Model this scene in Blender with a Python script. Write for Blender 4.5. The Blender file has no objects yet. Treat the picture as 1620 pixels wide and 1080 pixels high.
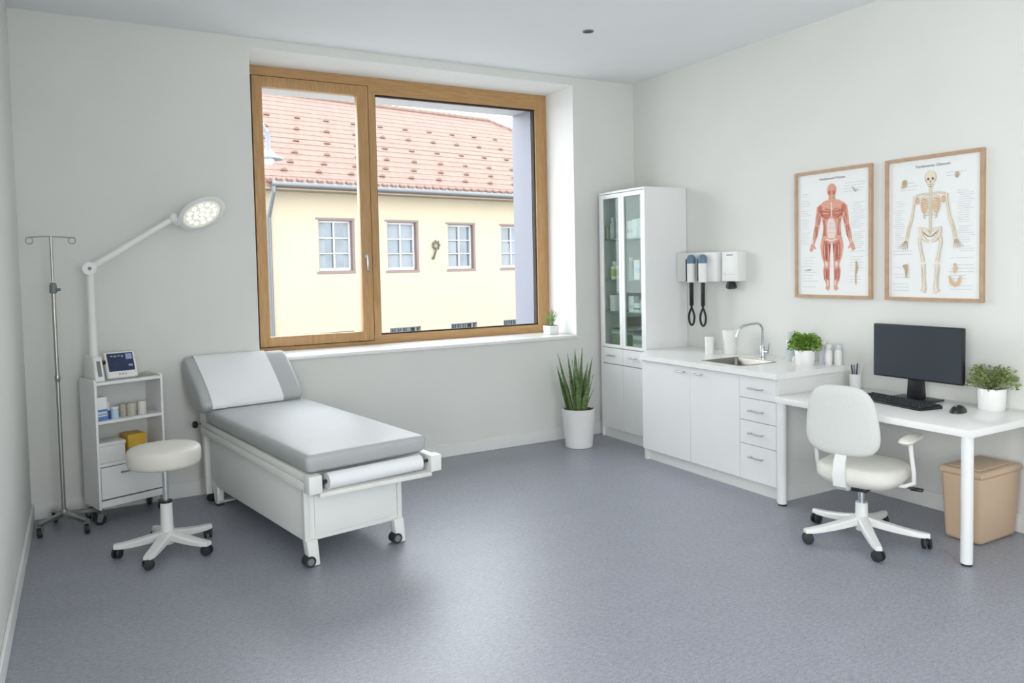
import bpy, bmesh, math, random
from math import sin, cos, pi, radians
from mathutils import Vector, Matrix, Euler
random.seed(7)
SC = bpy.context.scene
COL = SC.collection

# ------------------------------------------------------------------ materials
def lin(c):
    out = []
    for v in c:
        v /= 255.0
        out.append(v / 12.92 if v <= 0.04045 else ((v + 0.055) / 1.055) ** 2.4)
    return (*out, 1.0)

def mat(name, rgb, rough=0.5, metal=0.0, var=0.04, scale=12.0, bump=0.0, bscale=None, spec=0.5, coat=0.0, stretch=None, emit=0.0, sss=0.0):
    m = bpy.data.materials.new(name); m.use_nodes = True
    nt = m.node_tree; N = nt.nodes; L = nt.links
    b = N['Principled BSDF']
    tc = N.new('ShaderNodeTexCoord'); mp = N.new('ShaderNodeMapping')
    L.new(tc.outputs['Object'], mp.inputs['Vector'])
    if stretch: mp.inputs['Scale'].default_value = stretch
    nz = N.new('ShaderNodeTexNoise'); nz.inputs['Scale'].default_value = scale; nz.inputs['Detail'].default_value = 4
    L.new(mp.outputs[0], nz.inputs['Vector'])
    rmp = N.new('ShaderNodeValToRGB')
    c = lin(rgb)
    rmp.color_ramp.elements[0].position = 0.3; rmp.color_ramp.elements[1].position = 0.7
    rmp.color_ramp.elements[0].color = (*[v * (1 - var) for v in c[:3]], 1)
    rmp.color_ramp.elements[1].color = (*[min(1, v * (1 + var)) for v in c[:3]], 1)
    L.new(nz.outputs['Fac'], rmp.inputs['Fac']); L.new(rmp.outputs['Color'], b.inputs['Base Color'])
    b.inputs['Roughness'].default_value = rough; b.inputs['Metallic'].default_value = metal
    b.inputs['Specular IOR Level'].default_value = spec
    b.inputs['Coat Weight'].default_value = coat
    if bump:
        n2 = N.new('ShaderNodeTexNoise'); n2.inputs['Scale'].default_value = bscale or scale * 8; n2.inputs['Detail'].default_value = 3
        L.new(mp.outputs[0], n2.inputs['Vector'])
        bp = N.new('ShaderNodeBump'); bp.inputs['Strength'].default_value = bump; bp.inputs['Distance'].default_value = 0.002
        L.new(n2.outputs['Fac'], bp.inputs['Height']); L.new(bp.outputs[0], b.inputs['Normal'])
    if emit:
        b.inputs['Emission Color'].default_value = c; b.inputs['Emission Strength'].default_value = emit
    return m

def glass_mat(name, tint=(255, 255, 255), refl=0.06):
    m = bpy.data.materials.new(name); m.use_nodes = True
    nt = m.node_tree; N = nt.nodes; L = nt.links
    N.clear()
    o = N.new('ShaderNodeOutputMaterial'); mx = N.new('ShaderNodeMixShader')
    t = N.new('ShaderNodeBsdfTransparent'); g = N.new('ShaderNodeBsdfGlossy'); fr = N.new('ShaderNodeFresnel')
    fr.inputs['IOR'].default_value = 1.45
    t.inputs['Color'].default_value = lin(tint); g.inputs['Roughness'].default_value = 0.02
    g.inputs['Color'].default_value = (0.9, 0.95, 0.95, 1)
    ml = N.new('ShaderNodeMath'); ml.operation = 'MULTIPLY'; ml.inputs[1].default_value = refl / 0.04 * 0.5
    L.new(fr.outputs[0], ml.inputs[0]); L.new(ml.outputs[0], mx.inputs[0])
    L.new(t.outputs[0], mx.inputs[1]); L.new(g.outputs[0], mx.inputs[2]); L.new(mx.outputs[0], o.inputs[0])
    return m

def floor_mat():
    m = bpy.data.materials.new('linoleum'); m.use_nodes = True
    nt = m.node_tree; N = nt.nodes; L = nt.links; b = N['Principled BSDF']
    tc = N.new('ShaderNodeTexCoord')
    mp = N.new('ShaderNodeMapping'); mp.inputs['Scale'].default_value = (1, 2.2, 1); mp.inputs['Rotation'].default_value = (0, 0, 0.5)
    L.new(tc.outputs['Object'], mp.inputs[0])
    n1 = N.new('ShaderNodeTexNoise'); n1.inputs['Scale'].default_value = 34; n1.inputs['Detail'].default_value = 8; n1.inputs['Roughness'].default_value = 0.72
    n2 = N.new('ShaderNodeTexNoise'); n2.inputs['Scale'].default_value = 3.0; n2.inputs['Detail'].default_value = 4
    v = N.new('ShaderNodeTexNoise'); v.inputs['Scale'].default_value = 120; v.inputs['Detail'].default_value = 2
    L.new(mp.outputs[0], n1.inputs['Vector']); L.new(mp.outputs[0], n2.inputs['Vector']); L.new(tc.outputs['Object'], v.inputs['Vector'])
    r1 = N.new('ShaderNodeValToRGB'); e = r1.color_ramp.elements
    e[0].position = 0.3; e[0].color = lin((126, 129, 138)); e[1].position = 0.72; e[1].color = lin((168, 171, 181))
    e2 = e.new(0.5); e2.color = lin((147, 150, 160))
    L.new(n1.outputs['Fac'], r1.inputs[0])
    r2 = N.new('ShaderNodeValToRGB'); r2.color_ramp.elements[0].color = (0.9, 0.9, 0.9, 1); r2.color_ramp.elements[1].color = (1.08, 1.08, 1.08, 1)
    L.new(n2.outputs['Fac'], r2.inputs[0])
    mx = N.new('ShaderNodeMix'); mx.data_type = 'RGBA'; mx.blend_type = 'MULTIPLY'; mx.inputs['Factor'].default_value = 1
    L.new(r1.outputs[0], mx.inputs[6]); L.new(r2.outputs[0], mx.inputs[7])
    r3 = N.new('ShaderNodeValToRGB'); r3.color_ramp.elements[0].position = 0.35; r3.color_ramp.elements[0].color = (0.84, 0.84, 0.84, 1)
    r3.color_ramp.elements[1].position = 0.65; r3.color_ramp.elements[1].color = (1.12, 1.12, 1.12, 1)
    L.new(v.outputs['Fac'], r3.inputs[0])
    m2 = N.new('ShaderNodeMix'); m2.data_type = 'RGBA'; m2.blend_type = 'MULTIPLY'; m2.inputs['Factor'].default_value = 1
    L.new(mx.outputs[2], m2.inputs[6]); L.new(r3.outputs[0], m2.inputs[7])
    L.new(m2.outputs[2], b.inputs['Base Color'])
    b.inputs['Roughness'].default_value = 0.41; b.inputs['Specular IOR Level'].default_value = 1.0
    bp = N.new('ShaderNodeBump'); bp.inputs['Strength'].default_value = 0.05; bp.inputs['Distance'].default_value = 0.001
    L.new(v.outputs['Fac'], bp.inputs['Height']); L.new(bp.outputs[0], b.inputs['Normal'])
    return m

def wood_mat(name, a, bcol, stretch=(1, 1, 14), rough=0.5):
    m = bpy.data.materials.new(name); m.use_nodes = True
    nt = m.node_tree; N = nt.nodes; L = nt.links; b = N['Principled BSDF']
    tc = N.new('ShaderNodeTexCoord'); mp = N.new('ShaderNodeMapping'); mp.inputs['Scale'].default_value = stretch
    L.new(tc.outputs['Object'], mp.inputs[0])
    n = N.new('ShaderNodeTexNoise'); n.inputs['Scale'].default_value = 5; n.inputs['Detail'].default_value = 6; n.inputs['Distortion'].default_value = 0.6
    L.new(mp.outputs[0], n.inputs['Vector'])
    r = N.new('ShaderNodeValToRGB'); r.color_ramp.elements[0].position = 0.32; r.color_ramp.elements[1].position = 0.68
    r.color_ramp.elements[0].color = lin(a); r.color_ramp.elements[1].color = lin(bcol)
    L.new(n.outputs['Fac'], r.inputs[0]); L.new(r.outputs[0], b.inputs['Base Color'])
    b.inputs['Roughness'].default_value = rough
    return m

def tile_mat():
    m = bpy.data.materials.new('roof_tiles'); m.use_nodes = True
    nt = m.node_tree; N = nt.nodes; L = nt.links; b = N['Principled BSDF']
    tc = N.new('ShaderNodeTexCoord')
    br = N.new('ShaderNodeTexBrick'); br.inputs['Scale'].default_value = 1.0
    br.inputs['Color1'].default_value = lin((112, 90, 80)); br.inputs['Color2'].default_value = lin((115, 94, 85)); br.inputs['Mortar'].default_value = lin((102, 80, 71))
    br.inputs['Brick Width'].default_value = 0.24; br.inputs['Row Height'].default_value = 0.30; br.inputs['Mortar Size'].default_value = 0.018; br.inputs['Mortar Smooth'].default_value = 0.6
    sp = N.new('ShaderNodeSeparateXYZ'); cb = N.new('ShaderNodeCombineXYZ')
    L.new(tc.outputs['Object'], sp.inputs[0]); L.new(sp.outputs[0], cb.inputs[0]); L.new(sp.outputs[1], cb.inputs[1])
    L.new(cb.outputs[0], br.inputs['Vector'])
    n = N.new('ShaderNodeTexNoise'); n.inputs['Scale'].default_value = 3; n.inputs['Detail'].default_value = 5
    L.new(tc.outputs['Object'], n.inputs['Vector'])
    r = N.new('ShaderNodeValToRGB'); r.color_ramp.elements[0].color = (0.86, 0.84, 0.84, 1); r.color_ramp.elements[1].color = (1.08, 1.06, 1.04, 1)
    L.new(n.outputs['Fac'], r.inputs[0])
    mx = N.new('ShaderNodeMix'); mx.data_type = 'RGBA'; mx.blend_type = 'MULTIPLY'; mx.inputs['Factor'].default_value = 1
    L.new(br.outputs['Color'], mx.inputs[6]); L.new(r.outputs[0], mx.inputs[7]); L.new(mx.outputs[2], b.inputs['Base Color'])
    b.inputs['Roughness'].default_value = 0.85
    return m

def leaf_mat(name, a, bcol, rough=0.45, scale=9, stretch=(1, 1, 1)):
    m = wood_mat(name, a, bcol, stretch, rough)
    m.node_tree.nodes['Noise Texture'].inputs['Scale'].default_value = scale
    return m

M = {}
M['wall'] = mat('wall_paint', (226, 227, 222), 0.75, var=0.015, scale=2, bump=0.15, bscale=140, spec=0.25)
M['ceiling'] = mat('ceiling_paint', (238, 240, 241), 0.85, var=0.01, scale=2, spec=0.2)
M['reveal'] = mat('reveal_plaster', (238, 238, 236), 0.7, var=0.01, scale=3, spec=0.25)
M['skirt'] = mat('skirting_paint', (232, 233, 230), 0.5, var=0.01)
M['floor'] = floor_mat()
M['oak'] = wood_mat('oak_frame_upright', (172, 132, 84), (192, 153, 104), (14, 14, 1.2), 0.45)
M['oakh'] = wood_mat('oak_frame_level', (172, 132, 84), (192, 153, 104), (1.2, 14, 14), 0.45)
M['posterwood'] = wood_mat('poster_frame_wood', (178, 147, 118), (194, 163, 132), (3, 3, 3), 0.5)
M['dark_gap'] = mat('dark_seal', (45, 36, 28), 0.8)
M['glass'] = glass_mat('window_glass', (250, 252, 252), 0.01)
M['cabglass'] = glass_mat('cabinet_glass', (232, 237, 234), 0.006)
M['shelfglass'] = mat('shelf_glass', (120, 160, 145), 0.15, var=0.02)
M['grey_metal'] = mat('grey_reveal_metal', (116, 118, 130), 0.5, 0.0, var=0.02)
M['lintel'] = mat('lintel_plaster', (206, 202, 204), 0.8, var=0.02)
M['white'] = mat('white_laminate', (236, 237, 236), 0.38, var=0.01, scale=4)
M['carcass'] = mat('white_melamine', (228, 230, 227), 0.5, var=0.01, scale=4)
M['worktop'] = mat('white_worktop', (240, 240, 238), 0.22, var=0.015, scale=30)
M['white_plastic'] = mat('white_plastic', (234, 235, 232), 0.4, var=0.01, scale=10)
M['frame_paint'] = mat('white_powder_coat', (232, 233, 228), 0.4, var=0.015, scale=10)
M['panel'] = mat('white_side_panel', (238, 240, 237), 0.5, var=0.01, scale=5)
M['ceramic'] = mat('white_ceramic', (238, 238, 236), 0.3, var=0.015, scale=20)
M['steel'] = mat('brushed_steel', (178, 178, 172), 0.28, 1.0, var=0.06, scale=6, stretch=(1, 1, 20))
M['sinksteel'] = mat('sink_steel', (150, 146, 138), 0.35, 1.0, var=0.04, scale=20)
M['chrome'] = mat('chrome', (205, 210, 215), 0.12, 1.0, var=0.03)
M['handle'] = mat('handle_metal', (170, 172, 174), 0.3, 1.0, var=0.03)
M['black'] = mat('black_plastic', (30, 31, 34), 0.4, var=0.1)
M['rubber'] = mat('dark_rubber', (42, 45, 49), 0.6, var=0.1)
M['wheelgrey'] = mat('grey_wheel_hub', (120, 128, 128), 0.5, var=0.05)
M['vinyl'] = mat('grey_vinyl', (178, 181, 181), 0.42, var=0.02, scale=8, bump=0.2, bscale=180, spec=0.5)
M['paper'] = mat('white_paper', (240, 241, 243), 0.65, var=0.01, scale=6)
M['cream_vinyl'] = mat('cream_vinyl', (226, 224, 214), 0.45, var=0.015, scale=8, bump=0.15, bscale=160)
M['chair_fabric'] = mat('light_grey_fabric', (214, 216, 211), 0.7, var=0.03, scale=120, bump=0.3, bscale=500, spec=0.3)
M['chair_seat'] = mat('pale_seat_fabric', (224, 223, 214), 0.6, var=0.02, scale=80, bump=0.2, bscale=400, spec=0.3)
M['screen'] = mat('dark_screen', (56, 62, 69), 0.32, var=0.06, scale=3, spec=0.4)
M['devscreen'] = mat('device_screen', (38, 52, 84), 0.25, var=0.25, scale=20, spec=0.5)
M['devscreen2'] = mat('device_screen_pale', (150, 165, 205), 0.3, var=0.1, scale=40)
M['beige'] = mat('beige_plastic', (198, 172, 145), 0.42, var=0.02, scale=8, bump=0.1, bscale=200)
M['soil'] = mat('soil', (70, 55, 42), 0.95, var=0.3, scale=60)
M['snake'] = leaf_mat('snake_leaf', (52, 84, 44), (126, 150, 92), 0.4, 22, (1, 1, 5))
M['snake_edge'] = mat('snake_leaf_edge', (158, 166, 96), 0.45, var=0.1, scale=30)
M['bush'] = leaf_mat('bush_leaf', (78, 122, 30), (140, 176, 62), 0.45, 30)
M['bush2'] = leaf_mat('olive_leaf', (86, 110, 56), (160, 174, 112), 0.5, 30)
M['grassy'] = leaf_mat('sill_leaf', (98, 128, 70), (160, 180, 120), 0.5, 20)
M['stem'] = mat('plant_stem', (96, 104, 58), 0.7, var=0.1)
M['blue'] = mat('blue_print', (92, 140, 196), 0.45, var=0.08, scale=50)
M['deepblue'] = mat('deep_blue_plastic', (34, 82, 140), 0.3, var=0.12, scale=30)
M['paleblue'] = mat('pale_blue_plastic', (198, 218, 236), 0.4, var=0.03)
M['steelblue'] = mat('steel_blue_plastic', (96, 128, 152), 0.35, var=0.08)
M['yellow'] = mat('yellow_card', (222, 178, 58), 0.5, var=0.06, scale=20)
M['tan'] = mat('gauze_cotton', (196, 190, 176), 0.85, var=0.12, scale=90)
M['green_pack'] = mat('green_grey_packaging', (158, 172, 152), 0.5, var=0.2, scale=60)
M['lime'] = mat('lime_label', (192, 196, 112), 0.5, var=0.06)
M['silver_pack'] = mat('pale_silver_packaging', (206, 214, 218), 0.35, var=0.06, scale=40)
M['led'] = mat('lamp_leds', (255, 252, 235), 0.4, emit=1.5)
M['led_back'] = mat('lamp_lens', (226, 226, 208), 0.25, var=0.08, scale=60, emit=0.35)
M['clear'] = mat('clear_bottle', (222, 226, 222), 0.18, var=0.03, spec=0.6)
M['red'] = mat('muscle_red', (200, 120, 100), 0.7, var=0.14, scale=60)
M['red2'] = mat('muscle_light', (222, 164, 140), 0.7, var=0.12, scale=70)
M['red3'] = mat('muscle_dark', (158, 74, 62), 0.7, var=0.1, scale=70)
M['tendon'] = mat('tendon_print', (232, 218, 212), 0.7, var=0.03)
M['bone'] = mat('bone_print', (232, 221, 198), 0.7, var=0.06, scale=60)
M['boneline'] = mat('bone_shade_print', (190, 166, 134), 0.7, var=0.08, scale=60)
M['bonedark'] = mat('bone_dark_print', (104, 84, 70), 0.7, var=0.06)
M['orange'] = mat('orange_print', (222, 184, 146), 0.7, var=0.1, scale=60)
M['ink'] = mat('print_ink', (120, 124, 128), 0.7)
M['inkpale'] = mat('pale_print_ink', (198, 203, 204), 0.7)
M['sheet'] = mat('poster_paper', (236, 238, 236), 0.55, var=0.01)
M['facade'] = mat('yellow_render', (152, 141, 122), 0.9, var=0.02, scale=1.2)
M['win_reveal'] = mat('mauve_reveal', (108, 92, 88), 0.9, var=0.03)
M['win_frame'] = mat('white_window_paint', (164, 164, 164), 0.5)
M['win_pane'] = mat('house_window_pane', (72, 84, 92), 0.12, var=0.3, scale=2.5, spec=0.8)
M['curtain'] = mat('net_curtain', (118, 124, 128), 0.8, var=0.06, scale=6, stretch=(14, 1, 1))
M['tiles'] = tile_mat()
M['gutter'] = mat('zinc_gutter', (96, 98, 100), 0.5, 0.4, var=0.05)
M['guard'] = mat('snow_guard_clay', (108, 84, 74), 0.8)
M['soffit'] = mat('soffit_board', (124, 114, 98), 0.8, var=0.04)
M['ground'] = mat('pale_paving', (136, 136, 133), 0.9, var=0.06, scale=3)
M['lampgrey'] = mat('street_lamp_paint', (112, 118, 126), 0.5, 0.2, var=0.05)
M['iron'] = mat('old_iron', (66, 66, 54), 0.7, var=0.1)

# ------------------------------------------------------------------ mesh builder
class MB:
    def __init__(s): s.bm = bmesh.new(); s.mi = 0
    def _new(s, verts, mtx=None):
        if mtx is not None: bmesh.ops.transform(s.bm, matrix=mtx, verts=verts)
        for v in verts:
            for f in v.link_faces: f.material_index = s.mi
    def box(s, x0, x1, y0, y1, z0, z1, bev=0.0, seg=2, mtx=None):
        r = bmesh.ops.create_cube(s.bm, size=1); vs = r['verts']
        m = Matrix.Translation(((x0+x1)/2, (y0+y1)/2, (z0+z1)/2)) @ Matrix.Diagonal((abs(x1-x0), abs(y1-y0), abs(z1-z0), 1))
        bmesh.ops.transform(s.bm, matrix=m, verts=vs)
        if bev:
            ed = list({e for v in vs for e in v.link_edges})
            rr = bmesh.ops.bevel(s.bm, geom=ed, offset=bev, segments=seg, affect='EDGES', profile=0.5, clamp_overlap=True)
            vs = list({v for f in rr['faces'] for v in f.verts} | {v for v in vs if v.is_valid})
        s._new(vs, mtx); return s
    def hexa(s, pts, bev=0.0, seg=2):   # 8 points: bottom 4 ccw, top 4 ccw
        vs = [s.bm.verts.new(p) for p in pts]
        for idx in ((3,2,1,0), (4,5,6,7), (0,1,5,4), (1,2,6,5), (2,3,7,6), (3,0,4,7)):
            s.bm.faces.new([vs[i] for i in idx])
        if bev:
            ed = list({e for v in vs for e in v.link_edges})
            rr = bmesh.ops.bevel(s.bm, geom=ed, offset=bev, segments=seg, affect='EDGES', profile=0.5, clamp_overlap=True)
            vs = list({v for f in rr['faces'] for v in f.verts} | {v for v in vs if v.is_valid})
        s._new(vs); return s
    def cyl(s, p0, p1, r0, r1=None, n=24):
        if r1 is None: r1 = r0
        p0 = Vector(p0); p1 = Vector(p1); d = p1 - p0
        r = bmesh.ops.create_cone(s.bm, cap_ends=True, segments=n, radius1=r0, radius2=r1, depth=d.length)
        q = d.to_track_quat('Z', 'Y').to_matrix().to_4x4()
        s._new(r['verts'], Matrix.Translation((p0+p1)/2) @ q); return s
    def ring(s, rings, caps=True):
        vv = [[s.bm.verts.new(p) for p in rg] for rg in rings]
        n = len(vv[0])
        for a, b in zip(vv[:-1], vv[1:]):
            for i in range(n):
                j = (i+1) % n
                f = s.bm.faces.new((a[i], a[j], b[j], b[i])); f.material_index = s.mi
        if caps:
            f = s.bm.faces.new(vv[0][::-1]); f.material_index = s.mi
            f = s.bm.faces.new(vv[-1]); f.material_index = s.mi
        return s
    def lathe(s, prof, c=(0, 0, 0), n=32, caps=True):
        rings = [[(c[0]+r*cos(2*pi*i/n), c[1]+r*sin(2*pi*i/n), c[2]+z) for i in range(n)] for r, z in prof]
        return s.ring(rings, caps)
    def tube(s, pts, r, n=10, closed=False):
        P = [Vector(p) for p in pts]; m = len(P)
        rr = r if isinstance(r, (list, tuple)) else [r]*m
        rings = []; up = None
        for i in range(m):
            if closed: t = P[(i+1) % m] - P[i-1]
            else: t = P[min(i+1, m-1)] - P[max(i-1, 0)]
            t.normalize()
            if up is None:
                up = Vector((0, 0, 1)) if abs(t.z) < 0.9 else Vector((1, 0, 0))
            a = t.cross(up); a.normalize(); b = a.cross(t); b.normalize(); up = b
            rings.append([tuple(P[i] + (a*cos(2*pi*k/n) + b*sin(2*pi*k/n))*rr[i]) for k in range(n)])
        if closed: rings.append(rings[0])
        s.ring(rings, not closed)
        if closed: bmesh.ops.remove_doubles(s.bm, verts=s.bm.verts[-n*(m+1):], dist=1e-6)
        return s
    def prism(s, poly, a0, a1, axis='x', bev=0.0, seg=2):
        def P(u, v, a): return {'x': (a, u, v), 'y': (u, a, v), 'z': (u, v, a)}[axis]
        A = [s.bm.verts.new(P(u, v, a0)) for u, v in poly]; B = [s.bm.verts.new(P(u, v, a1)) for u, v in poly]
        n = len(poly); fs = [s.bm.faces.new(A), s.bm.faces.new(B[::-1])]
        for i in range(n): fs.append(s.bm.faces.new((A[i], B[i], B[(i+1) % n], A[(i+1) % n])))
        vs = A + B
        if bev:
            ed = list({e for f in fs for e in f.edges})
            rr = bmesh.ops.bevel(s.bm, geom=ed, offset=bev, segments=seg, affect='EDGES', profile=0.5, clamp_overlap=True)
            vs = list({v for f in rr['faces'] for v in f.verts} | {v for v in vs if v.is_valid})
        s._new(vs); return s
    def ball(s, c, r, n=16, mtx=None):
        if not isinstance(r, (tuple, list)): r = (r, r, r)
        q = bmesh.ops.create_uvsphere(s.bm, u_segments=n, v_segments=max(6, n//2), radius=1)
        m = Matrix.Translation(c) @ (mtx or Matrix.Identity(4)) @ Matrix.Diagonal((*r, 1))
        s._new(q['verts'], m); return s
    def face(s, pts):
        f = s.bm.faces.new([s.bm.verts.new(p) for p in pts]); f.material_index = s.mi; return s
    def build(s, name, m, parent=None, label=None, ang=35, recalc=True):
        if recalc: bmesh.ops.recalc_face_normals(s.bm, faces=s.bm.faces)
        me = bpy.data.meshes.new(name); s.bm.to_mesh(me); s.bm.free()
        for f in me.polygons: f.use_smooth = True
        me.set_sharp_from_angle(angle=radians(ang))
        ms = m if isinstance(m, (list, tuple)) else [m]
        for k in ms: me.materials.append(M[k])
        o = bpy.data.objects.new(name, me); COL.objects.link(o)
        if parent is not None: o.parent = parent
        if label: o['label'] = label
        return o

def tag(o, label, cat, group=None):
    o['label'] = label; o['category'] = cat
    if group: o['group'] = group
    return o
def thing(name, label, cat, loc=(0, 0, 0), rz=0.0, group=None):
    o = bpy.data.objects.new(name, None); COL.objects.link(o)
    o.empty_display_size = 0.1; o.location = loc; o.rotation_euler = (0, 0, rz)
    return tag(o, label, cat, group)
def struct(name, mb, m, parent=None, label=None):
    o = mb.build(name, m, parent, label)
    if parent is None: o['kind'] = 'structure'
    return o
def dup(root, loc=None, rz=None, label=None, group=None):
    def cp(o, par):
        c = o.copy(); COL.objects.link(c); c.parent = par
        for ch in [x for x in bpy.data.objects if x.parent == o]: cp(ch, c)
        return c
    r = cp(root, root.parent)
    if loc is not None: r.location = loc
    if rz is not None: r.rotation_euler = (0, 0, rz)
    if label: r['label'] = label
    if group: r['group'] = group
    return r
def at(o, loc, rz=0.0):
    o.location = loc; o.rotation_euler = (0, 0, rz); return o

def holed(mb, u0, u1, z0, z1, holes, a0, a1, axis):
    """slab spanning u0..u1 x z0..z1 with rectangular holes, thickness a0..a1 along axis"""
    us = sorted({u0, u1, *[h[0] for h in holes], *[h[1] for h in holes]})
    zs = sorted({z0, z1, *[h[2] for h in holes], *[h[3] for h in holes]})
    us = [u for u in us if u0 <= u <= u1]; zs = [z for z in zs if z0 <= z <= z1]
    for i in range(len(us)-1):
        j = 0
        while j < len(zs)-1:
            um = (us[i]+us[i+1])/2
            def solid(k):
                zm = (zs[k]+zs[k+1])/2
                return not any(h[0] < um < h[1] and h[2] < zm < h[3] for h in holes)
            if not solid(j): j += 1; continue
            k = j
            while k < len(zs)-1 and solid(k): k += 1
            A = (us[i], us[i+1]); Z = (zs[j], zs[k])
            if axis == 'y': mb.box(*A, a0, a1, *Z)
            elif axis == 'x': mb.box(a0, a1, *A, *Z)
            else: mb.box(*A, *Z, a0, a1)
            j = k
    return mb

# ------------------------------------------------------------------ room
LX, RX, BY, FY, CZ = -5.10, 0.09, 0.12, -8.6, 3.412
WIN = (-3.575, -0.628, 0.955, 3.338)
m_ = MB(); m_.box(LX-0.2, RX+0.2, FY-0.2, 1.0, -0.12, 0.0); struct('floor', m_, 'floor')
m_ = MB(); m_.box(LX-0.2, RX+0.2, FY-0.2, 1.0, CZ, CZ+0.25); struct('ceiling', m_, 'ceiling')
m_ = MB(); holed(m_, LX-0.2, RX+0.2, 0, CZ, [WIN], BY, 0.59, 'y'); struct('wall_back', m_, 'wall')
m_ = MB(); holed(m_, FY, BY, 0, CZ, [(-6.9, -4.5, 0.5, 2.6)], LX-0.2, LX, 'x'); struct('wall_left', m_, 'wall')  # unseen opening added here to bring in light from the left
m_ = MB(); m_.box(RX, RX+0.2, FY, BY, 0, CZ); struct('wall_right', m_, 'wall')
m_ = MB(); holed(m_, LX-0.2, RX+0.2, 0, CZ, [(-4.4, -2.9, 0.9, 2.9)], FY-0.2, FY, 'y'); struct('wall_front', m_, 'wall')  # unseen opening added behind the camera to let light in
# plaster lining of the window opening (brighter white than the wall)
m_ = MB()
m_.box(WIN[1]-0.004, WIN[1]+0.0, BY-0.001, 0.59, 0.985, WIN[3])
m_.box(WIN[0], WIN[1], BY-0.001, 0.59, WIN[3]-0.004, WIN[3])
m_.box(WIN[0], WIN[0]+0.004, BY-0.001, 0.59, 0.985, WIN[3])
struct('trim_1', m_, 'reveal')
m_ = MB(); m_.box(WIN[0]-0.0, WIN[1]+0.0, 0.09, 0.59, 0.952, 0.982, 0.004); struct('trim_2', m_, 'worktop')   # sill board
def skirting(name, x0, x1, y0, y1):
    m = MB(); m.box(x0, x1, y0, y1, 0.0, 0.112, 0.004, 1); struct(name, m, 'skirt')
skirting('baseboard_back', LX, RX, BY-0.016, BY)
skirting('baseboard_left', LX, LX+0.016, FY, BY-0.016)
skirting('baseboard_right', RX-0.016, RX, FY, -2.33)
# outer part of the wall: lintel and grey metal reveal
m_ = MB()
m_.box(LX-0.2, RX+0.2, 0.66, 1.02, 3.20, CZ+0.25); m_.box(LX-0.2, -3.60, 0.66, 1.02, -1.0, 3.20); m_.box(-0.765, RX+0.2, 0.66, 1.02, -1.0, 3.20)
m_.box(-3.60, -0.765, 0.66, 1.02, -1.0, 1.035)
m_.box(LX-0.2, RX+0.2, 0.591, 0.66, 3.33, CZ+0.25); m_.box(LX-0.2, -3.60, 0.591, 0.66, -1, 3.33); m_.box(-0.60, RX+0.2, 0.591, 0.66, -1, 3.33); m_.box(-3.60, -0.60, 0.591, 0.66, -1, 0.955)
struct('wall_outside', m_, 'lintel')
m_ = MB(); m_.box(-0.772, -0.7655, 0.662, 1.03, 1.035, 3.20); struct('trim_3', m_, 'grey_metal')

# ---- window
Y0, Y1 = 0.59, 0.66
win = bpy.data.objects.new('window_1', None); COL.objects.link(win); win.location = (-2.1, 0.59, 0.98); win['kind'] = 'structure'
win['label'] = 'large oak framed window with a narrow left sash and a wide fixed right pane'
def wp(mb, name, m, par=None, label=None):
    o = mb.build(name, m, par or win, label)
    if par is None: o.location = (2.1, -0.59, -0.98)
    return o
m_ = MB()
m_.box(-3.575, -3.478, Y0, Y1, 0.982, 3.336); m_.box(-2.478, -2.415, Y0, Y1, 1.06, 3.19); m_.box(-0.760, -0.629, Y0, Y1, 0.982, 3.336)
wp(m_, 'frame_stile', 'oak')
m_ = MB()
m_.box(-3.478, -0.760, Y0, Y1, 3.256, 3.336); m_.box(-2.478, -0.760, Y0, Y1, 3.19, 3.256)
m_.box(-3.478, -0.760, Y0, Y1, 0.982, 1.012); m_.box(-2.478, -0.760, Y0, Y1, 1.012, 1.06)
wp(m_, 'frame_rail', 'oakh')
# inner bead of fixed pane
m_ = MB()
for a in ((-2.415, -2.405, 1.06, 3.19), (-0.770, -0.760, 1.06, 3.19)): m_.box(a[0], a[1], 0.61, 0.65, a[2], a[3])
m_.box(-2.415, -0.76, 0.61, 0.65, 1.06, 1.072); m_.box(-2.415, -0.76, 0.61, 0.65, 3.178, 3.19)
wp(m_, 'glazing_bead', 'dark_gap')
m_ = MB(); m_.box(-3.476, -2.480, 0.60, 0.64, 1.014, 3.254); wp_gap = m_
sx0, sx1, sz0, sz1 = -3.470, -2.486, 1.019, 3.249
m2_ = MB()
m2_.box(sx0, -3.389, 0.575, 0.645, sz0, sz1, 0.004); m2_.box(-2.585, sx1, 0.575, 0.645, sz0, sz1, 0.004)
m2_.box(-3.392, -2.582, 0.577, 0.645, 3.164, sz1, 0.002); m2_.box(-3.392, -2.582, 0.577, 0.645, sz0, 1.10, 0.002)
wp_gap.bm.free()
sash = wp(m2_, 'sash', 'oak')
m_ = MB()
for a in ((-3.478, sx0, 1.012, 3.256), (sx1, -2.478, 1.012, 3.256)): m_.box(a[0], a[1], 0.605, 0.65, a[2], a[3])
m_.box(-3.478, -2.478, 0.605, 0.65, 3.249, 3.256); m_.box(-3.478, -2.478, 0.605, 0.65, 1.012, 1.019)
wp(m_, 'sash_seal', 'dark_gap')
m_ = MB(); m_.box(-3.39, -2.584, 0.612, 0.618, 1.099, 3.165); wp(m_, 'pane', 'glass')
m_ = MB(); m_.box(-2.416, -0.759, 0.625, 0.631, 1.059, 3.191); wp(m_, 'pane', 'glass')
m_ = MB(); m_.box(-2.553, -2.525, 0.563, 0.575, 1.735, 1.79, 0.003); m_.cyl((-2.539, 0.565, 1.765), (-2.539, 0.535, 1.765), 0.010)
m_.box(-2.549, -2.529, 0.525, 0.540, 1.63, 1.775, 0.005)
hd = m_.build('window_handle', 'handle', sash, 'grey metal window handle')

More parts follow.
